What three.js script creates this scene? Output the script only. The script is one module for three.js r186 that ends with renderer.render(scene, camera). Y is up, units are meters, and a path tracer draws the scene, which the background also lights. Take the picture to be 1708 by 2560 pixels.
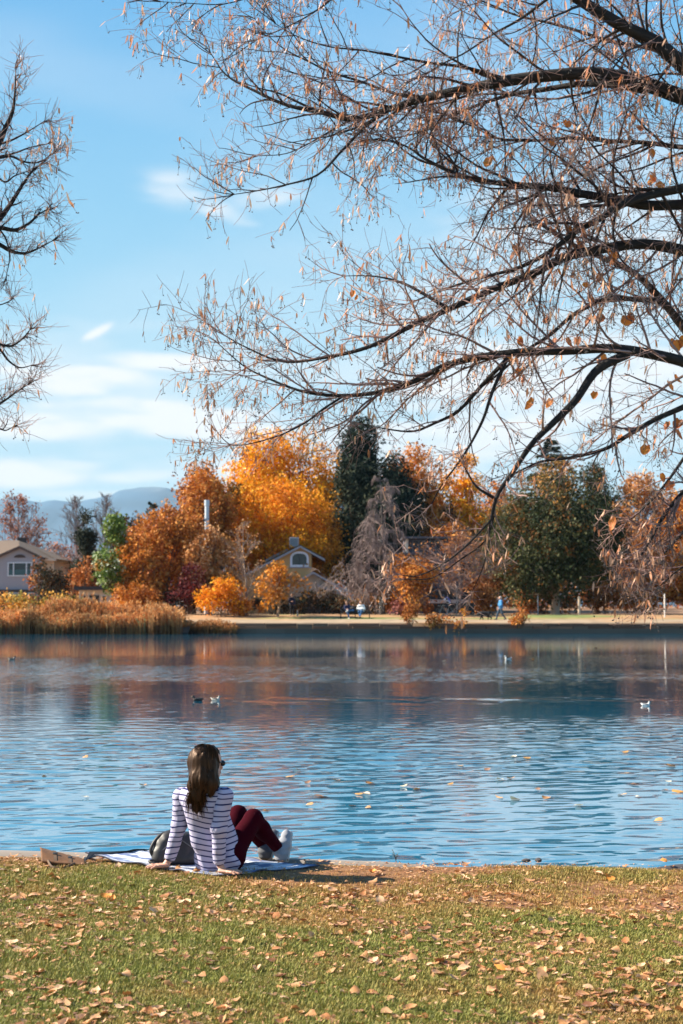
import * as THREE from 'three';
import { mergeGeometries } from 'three/addons/utils/BufferGeometryUtils.js';
import { RoundedBoxGeometry } from 'three/addons/geometries/RoundedBoxGeometry.js';

// ---------------------------------------------------------------- camera
const scene = new THREE.Scene();
const FPX = 3555, EYE = 1.78, PITCH = Math.atan(235 / FPX);          // focal length in photo pixels, eye height, upward tilt
const camera = new THREE.PerspectiveCamera(2 * Math.atan(1280 / FPX) * 180 / Math.PI, 1708 / 2560, 0.1, 40000);
camera.position.set(0, EYE, 0);
camera.lookAt(0, EYE + Math.tan(PITCH) * 100, -100);
camera.focus = 9.7; camera.userData.fStop = 4;

// ---------------------------------------------------------------- noise and random numbers
function rng(seed) { let s = seed >>> 0; return () => { s = (s + 0x6d2b79f5) | 0; let t = Math.imul(s ^ (s >>> 15), 1 | s); t = (t + Math.imul(t ^ (t >>> 7), 61 | t)) ^ t; return ((t ^ (t >>> 14)) >>> 0) / 4294967296; }; }
function h3(x, y, z) { let h = Math.imul(x, 374761393) ^ Math.imul(y, 668265263) ^ Math.imul(z, 2147483647 - 1274126177); h = Math.imul(h ^ (h >>> 13), 1274126177); return ((h ^ (h >>> 16)) >>> 0) / 4294967296; }
function n3(x, y, z) {                                               // value noise, 0..1
  const X = Math.floor(x), Y = Math.floor(y), Z = Math.floor(z); let a = x - X, b = y - Y, c = z - Z;
  a = a * a * (3 - 2 * a); b = b * b * (3 - 2 * b); c = c * c * (3 - 2 * c);
  const L = (p, q, t) => p + (q - p) * t;
  return L(L(L(h3(X, Y, Z), h3(X + 1, Y, Z), a), L(h3(X, Y + 1, Z), h3(X + 1, Y + 1, Z), a), b), L(L(h3(X, Y, Z + 1), h3(X + 1, Y, Z + 1), a), L(h3(X, Y + 1, Z + 1), h3(X + 1, Y + 1, Z + 1), a), b), c);
}
function fbm(x, y, z, o = 4) { let s = 0, a = 0.5, t = 0; for (let i = 0; i < o; i++) { s += a * n3(x, y, z); t += a; a *= 0.5; x = x * 2.03 + 17.1; y = y * 2.03 + 5.3; z = z * 2.03 + 9.7; } return s / t; }
const lerp = (a, b, t) => a + (b - a) * t, clamp = (x, a = 0, b = 1) => Math.min(b, Math.max(a, x));
const sstep = (x, a, b) => { const t = clamp((x - a) / (b - a)); return t * t * (3 - 2 * t); };
const V = (x, y, z) => new THREE.Vector3(x, y, z);
const sphere = (q) => { const z = q() * 2 - 1, a = q() * 6.2832, r = Math.sqrt(1 - z * z); return V(r * Math.cos(a), z, r * Math.sin(a)); };
const sl = (r, g, b) => [r, g, b].map((c) => { c /= 255; return c <= 0.04045 ? c / 12.92 : ((c + 0.055) / 1.055) ** 2.4; });   // sRGB 0..255 to linear

// ---------------------------------------------------------------- sky: clear autumn blue, paler to the horizon, streaks of cirrus low down
const SUNDIR = V(-Math.cos(0.61) * Math.cos(0.13), Math.sin(0.61), -Math.cos(0.61) * Math.sin(0.13));
{
  const W = 3072, H = 1536, K = 1 / 2.35, data = new Float32Array(W * H * 4);
  const stops = [[0, 0.66, 0.80, 0.88], [5, 0.52, 0.735, 0.86], [10, 0.38, 0.665, 0.845], [16, 0.27, 0.57, 0.82], [24, 0.15, 0.44, 0.78], [45, 0.075, 0.27, 0.62], [90, 0.03, 0.13, 0.38]];
  const base = (el) => { let i = 0; while (i < stops.length - 2 && el > stops[i + 1][0]) i++; const a = stops[i], b = stops[i + 1], t = clamp((el - a[0]) / (b[0] - a[0])); return [1, 2, 3].map((k) => lerp(a[k], b[k], t)); };
  // single wisps: azimuth (degrees right of straight ahead), elevation, half width, half height, tilt, strength
  const wisps = [[-6.8, 16.4, 1.5, 0.7, -0.05, 0.75], [-4.8, 15.7, 1.6, 0.5, -0.22, 0.8], [-3.2, 16.2, 1.8, 0.6, 0.16, 0.7], [-9.9, 10.8, 0.7, 0.2, 0.55, 0.9], [-6.9, 9.7, 3.2, 0.42, -0.03, 0.9], [-11.4, 8.9, 4.0, 0.8, 0.04, 1.15], [-8.2, 7.7, 5.2, 0.75, 0.0, 1.1], [-4.8, 6.9, 4.0, 0.6, -0.04, 1.0], [-11.8, 7.1, 3.6, 0.6, 0.03, 1.05], [-12.0, 5.3, 3.2, 0.65, 0.07, 1.1], [-8.2, 5.2, 2.6, 0.32, 0.02, 0.85], [-10.0, 4.4, 3.0, 0.18, 0.0, 0.6], [-3.9, 5.6, 1.8, 0.7, 0.12, 0.95],
    [8, 9, 8, 3.4, 0.05, 0.85], [3, 6.2, 6, 1.9, 0, 0.8], [10, 15, 6, 3.0, 0.1, 0.6], [5, 12, 5, 1.6, 0.1, 0.5], [-21, 7, 6, 1.0, 0.02, 0.7], [-30, 11, 5, 0.7, -0.05, 0.5], [24, 8, 7, 2.0, 0, 0.6], [38, 6, 7, 1.2, 0.05, 0.6], [58, 9, 9, 1.6, 0, 0.55], [-52, 6, 9, 1.4, 0, 0.6], [-80, 10, 9, 1.6, 0.04, 0.55], [85, 6, 9, 1.3, 0, 0.6], [115, 9, 9, 1.8, 0, 0.55], [150, 7, 10, 1.5, 0, 0.6], [-120, 8, 10, 1.6, 0, 0.55], [-155, 6, 9, 1.3, 0, 0.6], [178, 12, 9, 1.2, 0, 0.45]];
  for (let r = 0; r < H; r++) {
    const el = ((r + 0.5) / H - 0.5) * 180, er = el * Math.PI / 180, ce = Math.cos(er), y = Math.sin(er), b = base(Math.max(el, 0));
    const live = wisps.filter((w) => Math.abs(el - w[1]) < w[3] * 3 + w[2] * Math.abs(w[4]) * 3 + 0.3);
    for (let c = 0; c < W; c++) {
      const i = (r * W + c) * 4; let k = 0;
      if (el > 0 && el < 30) {
        const az = ((c + 0.5) / W - 0.5) * 2 * Math.PI, x = Math.cos(az) * ce, z = Math.sin(az) * ce;
        const off = ((Math.atan2(x, -z) * 180 / Math.PI));
        const band = Math.exp(-(((el - 7) / 4.2) ** 2));
        const n = fbm(x * 9 + 3, y * 55, z * 9, 5);
        k = band * sstep(n, 0.5, 0.7) * 0.4 + sstep(fbm(x * 3 + 8, y * 11, z * 3, 4), 0.52, 0.75) * 0.16 * sstep(el, 0, 6);
        if (live.length) {
          const ragged = fbm(x * 17 + 2, y * 105, z * 17, 5), fine = fbm(x * 70, y * 230, z * 70, 3);
          for (const w of live) {
            let dx = off - w[0]; if (dx > 180) dx -= 360; if (dx < -180) dx += 360;
            const u = dx / w[2], v = (el - w[1] - dx * w[4]) / w[3], d = Math.exp(-(u * u + v * v));
            if (d > 0.02) k = Math.max(k, w[5] * sstep(d, 0.02, 0.75) * (0.6 * sstep(ragged + 0.4 * d, 0.35, 0.75) + 0.5 * sstep(ragged + 0.25 * (d - 0.5) + 0.2 * (fine - 0.5), 0.34, 0.72)));
          }
        }
        k = clamp(k, 0, 0.97);
      }
      data[i] = K * lerp(b[0], 0.91, k); data[i + 1] = K * lerp(b[1], 0.92, k); data[i + 2] = K * lerp(b[2], 0.94, k); data[i + 3] = 1;
    }
  }
  const t = new THREE.DataTexture(data, W, H, THREE.RGBAFormat, THREE.FloatType);
  t.mapping = THREE.EquirectangularReflectionMapping; t.minFilter = t.magFilter = THREE.LinearFilter; t.needsUpdate = true;
  scene.background = t; scene.environment = t;
  scene.backgroundIntensity = 1; scene.environmentIntensity = 1;
}

// ---------------------------------------------------------------- sun
const sun = new THREE.DirectionalLight(new THREE.Color().setRGB(1, 0.9, 0.74), 5);
sun.position.copy(SUNDIR).multiplyScalar(150).add(V(0, 0, -60)); sun.target.position.set(0, 0, -60);
sun.castShadow = true; sun.shadow.mapSize.set(4096, 4096); sun.shadow.radius = 1;
Object.assign(sun.shadow.camera, { left: -90, right: 90, top: 90, bottom: -90, near: 1, far: 400 });
sun.name = 'sun'; sun.target.name = 'sun_target';
scene.add(sun, sun.target);
scene.fog = new THREE.FogExp2(new THREE.Color().setRGB(0.55, 0.82, 1.0), 0.00004);

// ---------------------------------------------------------------- renderer and exposure
const renderer = new THREE.WebGLRenderer({ antialias: true });
renderer.toneMapping = THREE.LinearToneMapping; renderer.toneMappingExposure = 2.6;
renderer.shadowMap.enabled = true;

// ---------------------------------------------------------------- helpers: places
const FW = V(0, Math.sin(PITCH), -Math.cos(PITCH)), UPV = V(0, Math.cos(PITCH), Math.sin(PITCH));
function ray(px, py) { return FW.clone().addScaledVector(V(1, 0, 0), (px - 854) / FPX).addScaledVector(UPV, (1280 - py) / FPX); }
function at(px, py, d) { const r = ray(px, py); return r.multiplyScalar(d / -r.z).add(camera.position); }        // the point seen at that pixel, d metres ahead
function gnd(px, py, y = 0) { const r = ray(px, py); return r.multiplyScalar((y - EYE) / r.y).add(camera.position); }
const WATER = -0.17;

// ---------------------------------------------------------------- helpers: meshes
class MB {                                                           // collects triangles, then builds one named mesh
  constructor() { this.p = []; this.c = []; this.u = []; this.i = []; this.n = 0; this.col = [1, 1, 1]; }
  v(x, y, z, u = 0, w = 0, c = this.col) { this.p.push(x, y, z); this.c.push(c[0], c[1], c[2]); this.u.push(u, w); return this.n++; }
  t(a, b, c) { this.i.push(a, b, c); }
  q(a, b, c, d) { this.i.push(a, b, c, a, c, d); }
  quad(A, B, C, D, col = this.col, s = 1) { const a = this.v(A.x, A.y, A.z, 0, 0, col), b = this.v(B.x, B.y, B.z, s, 0, col), c = this.v(C.x, C.y, C.z, s, s, col), d = this.v(D.x, D.y, D.z, 0, s, col); this.q(a, b, c, d); }
  tube(pts, rad, sides = 5, col = this.col, vs = 4) {
    const n = pts.length; let N = null, len = 0, first = this.n;
    const T = new THREE.Vector3(), B = new THREE.Vector3();
    for (let k = 0; k < n; k++) {
      T.copy(pts[Math.min(k + 1, n - 1)]).sub(pts[Math.max(k - 1, 0)]).normalize();
      if (!N) { N = Math.abs(T.y) < 0.9 ? V(0, 1, 0) : V(1, 0, 0); }
      N.addScaledVector(T, -N.dot(T)).normalize(); B.crossVectors(T, N);
      if (k) len += pts[k].distanceTo(pts[k - 1]);
      const r = Array.isArray(rad) ? rad[k] : rad;
      for (let s = 0; s <= sides; s++) {
        const a = s / sides * Math.PI * 2, ca = Math.cos(a) * r, sa = Math.sin(a) * r;
        this.v(pts[k].x + N.x * ca + B.x * sa, pts[k].y + N.y * ca + B.y * sa, pts[k].z + N.z * ca + B.z * sa, s / sides, len * vs, col);
      }
    }
    const w = sides + 1;
    for (let k = 0; k < n - 1; k++) for (let s = 0; s < sides; s++) { const a = first + k * w + s; this.q(a, a + 1, a + w + 1, a + w); }
    return this;
  }
  twig(pts, r0, r1, col) {                                           // a thin three-sided tube without seam
    const n = pts.length, first = this.n; let N = null; const T = new THREE.Vector3(), B = new THREE.Vector3();
    for (let k = 0; k < n; k++) {
      T.copy(pts[Math.min(k + 1, n - 1)]).sub(pts[Math.max(k - 1, 0)]).normalize();
      if (!N) N = Math.abs(T.y) < 0.9 ? V(0, 1, 0) : V(1, 0, 0);
      N.addScaledVector(T, -N.dot(T)).normalize(); B.crossVectors(T, N);
      const r = lerp(r0, r1, k / (n - 1));
      for (let s = 0; s < 3; s++) { const ca = [1, -0.5, -0.5][s] * r, sa = [0, 0.866, -0.866][s] * r; this.v(pts[k].x + N.x * ca + B.x * sa, pts[k].y + N.y * ca + B.y * sa, pts[k].z + N.z * ca + B.z * sa, s / 3, k * 0.4, col); }
    }
    for (let k = 0; k < n - 1; k++) for (let s = 0; s < 3; s++) { const a = first + k * 3 + s, b = first + k * 3 + (s + 1) % 3; this.q(a, b, b + 3, a + 3); }
  }
  leaf(c, d, s, len, wid, col, cup = 0) {                            // a small pointed leaf: four corners, folded along its middle
    const nx = d.y * s.z - d.z * s.y, ny = d.z * s.x - d.x * s.z, nz = d.x * s.y - d.y * s.x, k = cup * wid;
    const a = this.v(c.x, c.y, c.z, 0.5, 0, col), b = this.v(c.x + d.x * len * 0.45 + s.x * wid / 2 + nx * k, c.y + d.y * len * 0.45 + s.y * wid / 2 + ny * k, c.z + d.z * len * 0.45 + s.z * wid / 2 + nz * k, 1, 0.45, col);
    const e = this.v(c.x + d.x * len, c.y + d.y * len, c.z + d.z * len, 0.5, 1, col), f = this.v(c.x + d.x * len * 0.45 - s.x * wid / 2 + nx * k, c.y + d.y * len * 0.45 - s.y * wid / 2 + ny * k, c.z + d.z * len * 0.45 - s.z * wid / 2 + nz * k, 0, 0.45, col);
    this.t(a, b, e); this.t(a, e, f);
  }
  geometry(flat = false) {
    const g = new THREE.BufferGeometry();
    g.setAttribute('position', new THREE.BufferAttribute(new Float32Array(this.p), 3));
    g.setAttribute('color', new THREE.BufferAttribute(new Float32Array(this.c), 3));
    g.setAttribute('uv', new THREE.BufferAttribute(new Float32Array(this.u), 2));
    g.setIndex(new THREE.BufferAttribute(new Uint32Array(this.i), 1));
    if (!flat) g.computeVertexNormals();
    return g;
  }
  build(name, mat, parent) { return put(new THREE.Mesh(this.geometry(), mat), name, parent); }
}
const taken = new Map();
function numbered(name) { const k = taken.get(name) ?? 0; taken.set(name, k + 1); return k ? name + '_' + String(k).padStart(3, '0') : name; }
function put(o, name, parent = scene) { o.name = numbered(name); o.castShadow = o.receiveShadow = true; parent.add(o); return o; }
function tag(o, label, category, group) { o.userData.label = label; o.userData.category = category; if (group) o.userData.group = group; return o; }
function thing(name, label, category, pos = V(0, 0, 0), turn = 0, group) { const o = new THREE.Group(); o.name = numbered(name); o.position.copy(pos); o.rotation.y = turn; scene.add(o); return tag(o, label, category, group); }
function setting(o, kind = 'structure') { o.userData.kind = kind; return o; }
function mesh(name, geo, mat, parent, pos, rot) { const m = put(new THREE.Mesh(geo, mat), name, parent); if (pos) m.position.copy(pos); if (rot) m.rotation.set(...rot); return m; }
const box = (w, h, d, r = 0) => (r ? new RoundedBoxGeometry(w, h, d, 2, r) : new THREE.BoxGeometry(w, h, d));
function bez(P, n) { const c = new THREE.CatmullRomCurve3(P, false, 'centripetal'); return c.getPoints(n); }

// naive surface nets over a distance-like field (negative inside)
function nets(field, lo, hi, cell) {
  const nx = Math.ceil((hi.x - lo.x) / cell) + 2, ny = Math.ceil((hi.y - lo.y) / cell) + 2, nz = Math.ceil((hi.z - lo.z) / cell) + 2;
  const f = new Float32Array(nx * ny * nz), id = new Int32Array(nx * ny * nz).fill(-1), pos = [], idx = [];
  const I = (x, y, z) => x + nx * (y + ny * z);
  for (let z = 0; z < nz; z++) for (let y = 0; y < ny; y++) for (let x = 0; x < nx; x++) f[I(x, y, z)] = field(lo.x + (x - 0.5) * cell, lo.y + (y - 0.5) * cell, lo.z + (z - 0.5) * cell);
  const E = [[0, 0, 0, 1, 0, 0], [0, 0, 0, 0, 1, 0], [0, 0, 0, 0, 0, 1], [1, 0, 0, 1, 1, 0], [1, 0, 0, 1, 0, 1], [0, 1, 0, 1, 1, 0], [0, 1, 0, 0, 1, 1], [0, 0, 1, 1, 0, 1], [0, 0, 1, 0, 1, 1], [1, 1, 0, 1, 1, 1], [1, 0, 1, 1, 1, 1], [0, 1, 1, 1, 1, 1]];
  for (let z = 0; z < nz - 1; z++) for (let y = 0; y < ny - 1; y++) for (let x = 0; x < nx - 1; x++) {
    let sx = 0, sy = 0, sz = 0, k = 0;
    for (const e of E) {
      const a = f[I(x + e[0], y + e[1], z + e[2])], b = f[I(x + e[3], y + e[4], z + e[5])];
      if ((a < 0) !== (b < 0)) { const t = a / (a - b); sx += lerp(e[0], e[3], t); sy += lerp(e[1], e[4], t); sz += lerp(e[2], e[5], t); k++; }
    }
    if (k) { id[I(x, y, z)] = pos.length / 3; pos.push(lo.x + (x - 0.5 + sx / k) * cell, lo.y + (y - 0.5 + sy / k) * cell, lo.z + (z - 0.5 + sz / k) * cell); }
  }
  for (let z = 1; z < nz - 1; z++) for (let y = 1; y < ny - 1; y++) for (let x = 1; x < nx - 1; x++) {
    const a = f[I(x, y, z)] < 0;
    const quad = (p, q, r, s, flip) => (flip ? idx.push(p, r, q, p, s, r) : idx.push(p, q, r, p, r, s));
    if (a !== (f[I(x + 1, y, z)] < 0)) quad(id[I(x, y - 1, z - 1)], id[I(x, y, z - 1)], id[I(x, y, z)], id[I(x, y - 1, z)], !a);
    if (a !== (f[I(x, y + 1, z)] < 0)) quad(id[I(x - 1, y, z - 1)], id[I(x - 1, y, z)], id[I(x, y, z)], id[I(x, y, z - 1)], !a);
    if (a !== (f[I(x, y, z + 1)] < 0)) quad(id[I(x - 1, y - 1, z)], id[I(x, y - 1, z)], id[I(x, y, z)], id[I(x - 1, y, z)], !a);
  }
  const g = new THREE.BufferGeometry();
  g.setAttribute('position', new THREE.BufferAttribute(new Float32Array(pos), 3));
  g.setAttribute('uv', new THREE.BufferAttribute(new Float32Array(pos.length / 3 * 2), 2));
  g.setIndex(idx); g.computeVertexNormals();
  return g;
}
// tapered capsules [a, b, ra, rb] joined with a smooth minimum
function capField(caps, k = 0.03) {
  const C = caps.map(([a, b, ra, rb = ra]) => ({ a, b, ra, rb, dx: b.x - a.x, dy: b.y - a.y, dz: b.z - a.z, l2: Math.max(1e-9, a.distanceToSquared(b)) }));
  return (x, y, z) => {
    let d = 1e9;
    for (const c of C) {
      const px = x - c.a.x, py = y - c.a.y, pz = z - c.a.z, t = clamp((px * c.dx + py * c.dy + pz * c.dz) / c.l2);
      const e = Math.hypot(px - c.dx * t, py - c.dy * t, pz - c.dz * t) - lerp(c.ra, c.rb, t);
      if (e - d > k) continue;
      if (d - e > k) { d = e; continue; }
      const h = Math.max(k - Math.abs(d - e), 0) / k; d = Math.min(d, e) - h * h * k * 0.25;
    }
    return d;
  };
}
function capBox(caps, m = 0.04) { const b = new THREE.Box3(); for (const [a, c, ra, rb = ra] of caps) { b.expandByPoint(a.clone().addScalar(ra)).expandByPoint(a.clone().addScalar(-ra)).expandByPoint(c.clone().addScalar(rb)).expandByPoint(c.clone().addScalar(-rb)); } return b.expandByScalar(m); }
function body(caps, cell, k, warp) { const f = capField(caps, k), b = capBox(caps); return nets(warp ? (x, y, z) => f(x, y, z) + warp(x, y, z) : f, b.min, b.max, cell); }

// ---------------------------------------------------------------- materials
function std(r, g, b, rough = 0.85, extra = {}) { const m = new THREE.MeshStandardMaterial({ roughness: rough, ...extra }); m.color.setRGB(r, g, b); return m; }
function phys(r, g, b, rough = 0.85, extra = {}) { const m = new THREE.MeshPhysicalMaterial({ roughness: rough, side: THREE.DoubleSide, ...extra }); m.color.setRGB(r, g, b); return m; }
const leafMat = phys(1, 1, 1, 0.8, { vertexColors: true, transmission: 0.28, thickness: 0, specularIntensity: 0.35 });
const needleMat = phys(1, 1, 1, 0.8, { vertexColors: true, transmission: 0.12, thickness: 0, specularIntensity: 0.3 });
const woodMat = std(1, 1, 1, 0.9, { vertexColors: true });
function tex(w, h, fn, srgb = true) {                                // fn(u, v) gives linear-looking 0..255 values
  const d = new Uint8Array(w * h * 4);
  for (let y = 0; y < h; y++) for (let x = 0; x < w; x++) { const c = fn(x / w, y / h), i = (y * w + x) * 4; d[i] = clamp(c[0], 0, 255); d[i + 1] = clamp(c[1], 0, 255); d[i + 2] = clamp(c[2], 0, 255); d[i + 3] = 255; }
  const t = new THREE.DataTexture(d, w, h); t.wrapS = t.wrapT = THREE.RepeatWrapping; t.magFilter = THREE.LinearFilter; t.minFilter = THREE.LinearMipmapLinearFilter; t.generateMipmaps = true; if (srgb) t.colorSpace = THREE.SRGBColorSpace; t.needsUpdate = true; return t;
}
// tiling noise from two crossfaded periods
function tile(u, v, f, o = 4, s = 0) { const w = (a, b) => fbm(a * f + s, b * f + s * 1.7, s, o); const x = u, y = v; return lerp(lerp(w(x, y), w(x - 1, y), x), lerp(w(x, y - 1), w(x - 1, y - 1), x), y); }
// ================================================================ the near bank
const EDGE = [[-14, 12.0], [-6, 11.0], [-2.5, 10.42], [-1.31, 10.24], [-0.29, 10.08], [0.41, 9.98], [1.39, 9.96], [2.37, 9.87], [6, 9.6], [14, 9.2]];
function edgeZ(x) { let i = 0; while (i < EDGE.length - 2 && x > EDGE[i + 1][0]) i++; const a = EDGE[i], b = EDGE[i + 1]; return -lerp(a[1], b[1], clamp((x - a[0]) / (b[0] - a[0]), -1, 2)) + (n3(x * 3, 1.5, 2) - 0.5) * 0.05 * sstep(x, 0.2, 1.2); }
function lawnY(x, z) { return (fbm(x * 0.7, 3, z * 0.7, 3) - 0.5) * 0.05 + (fbm(x * 5, 1, z * 5, 2) - 0.5) * 0.012; }
function greenAt(x, z) {                                             // 1 lush grass, 0 bare dry soil
  const d = z - edgeZ(x), n = fbm(x * 0.9 + 4, 0, z * 1.6, 4), m = fbm(x * 3.1, 7, z * 4.2, 3);
  let g = sstep(d, 0.0, 1.3) * 0.6 + 0.06 + 0.22 * sstep(-x, -0.1, 0.9) + (n - 0.5) * 1.0 + (m - 0.5) * 0.7 + 0.12 * sstep(d, 1.5, 3);
  g -= 0.4 * Math.exp(-(((x - 0.2) / 1.5) ** 2) - (((z + 9.2) / 0.55) ** 2));                    // trodden ground right of the blanket
  g -= 0.25 * Math.exp(-(((x - 1.6) / 0.9) ** 2) - (((z + 8.6) / 0.22) ** 2));
  g += 0.4 * Math.exp(-(((x - 0.75) / 0.45) ** 2) - (((z + 9.35) / 0.2) ** 2)) + 0.45 * Math.exp(-(((x - 1.9) / 0.7) ** 2) - (((z + 9.55) / 0.25) ** 2));
  return clamp(g);
}
{
  const X0 = -8, X1 = 8, Z0 = -12.2, Z1 = -2.2, W = 1400, H = 875;
  const map = tex(W, H, (u, v) => {
    const x = lerp(X0, X1, u), z = lerp(Z0, Z1, v), g = greenAt(x, z), f = fbm(x * 22, 2, z * 22, 4), q = fbm(x * 70, 9, z * 50, 2);
    const soil = [128 + 46 * (f - 0.5) + 60 * (q - 0.5), 86 + 40 * (f - 0.5) + 48 * (q - 0.5), 50 + 30 * (f - 0.5) + 36 * (q - 0.5)], grass = [96 + 50 * (f - 0.5), 96 + 56 * (f - 0.5) + 30 * (q - 0.5), 38 + 24 * (f - 0.5)];
    const k = sstep(g, 0.15, 0.75) * 0.85; return [0, 1, 2].map((i) => lerp(soil[i], grass[i], k));
  });
  map.wrapS = map.wrapT = THREE.MirroredRepeatWrapping;
  const b = new MB(), nx = 230, nz = 190;
  for (let j = 0; j <= nz + 2; j++) for (let i = 0; i <= nx; i++) {
    const s = (i / nx) * 2 - 1, x = Math.sign(s) * (Math.abs(s) * 3.4 + Math.abs(s) ** 4 * 12), e = edgeZ(x);
    let z, y;
    if (j <= nz) { const t = (j / nz) ** 0.6; z = lerp(9, e, t); y = lawnY(x, z) - 0.03 * sstep(-(z - e), -0.25, 0); } else { z = e - (j - nz) * 0.05; y = -0.06 - (j - nz) * 0.28; }
    b.v(x, y, z, (x - X0) / (X1 - X0), (z - Z0) / (Z1 - Z0));
  }
  for (let j = 0; j < nz + 2; j++) for (let i = 0; i < nx; i++) { const a = j * (nx + 1) + i; b.q(a, a + 1, a + nx + 2, a + nx + 1); }
  const g = b.build('lawn', std(1, 1, 1, 0.95, { map })); setting(g); g.userData.label = 'lawn at the water edge, strewn with leaves';
}
{ // stone edging of the pond on this side
  const b = new MB(), c0 = [0.27, 0.23, 0.2], N = 90;
  for (let i = 0; i <= N; i++) {
    const x = lerp(-13, 0.75, i / N), e = edgeZ(x), w = 0.12 * (1 - 0.55 * sstep(x, -0.9, 0.75)), k = 0.85 + 0.3 * n3(x * 6, 0, 3), j = (n3(x * 9, 4, 1) - 0.5) * 0.015, c = c0.map((q) => q * k);
    const y = 0.006 + j * 0.4 - 0.03 * sstep(x, 0.3, 0.75);
    b.v(x, -0.05, e + 0.02, 0, i, c); b.v(x, y, e - 0.004 + j, 0.1, i, c); b.v(x, y - 0.004, e - w + 0.012 + j, 0.8, i, c); b.v(x, y - 0.016, e - w + j, 0.9, i, c); b.v(x, -0.42, e - w - 0.01, 1, i, c.map((q) => q * 0.8));
  }
  for (let i = 0; i < N; i++) for (let k = 0; k < 4; k++) { const a = i * 5 + k; b.q(a, a + 5, a + 6, a + 1); }
  const m = b.build('pond_kerb', std(1, 1, 1, 0.9, { vertexColors: true })); setting(m); m.userData.label = 'pale concrete kerb along the near water edge';
}

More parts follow.
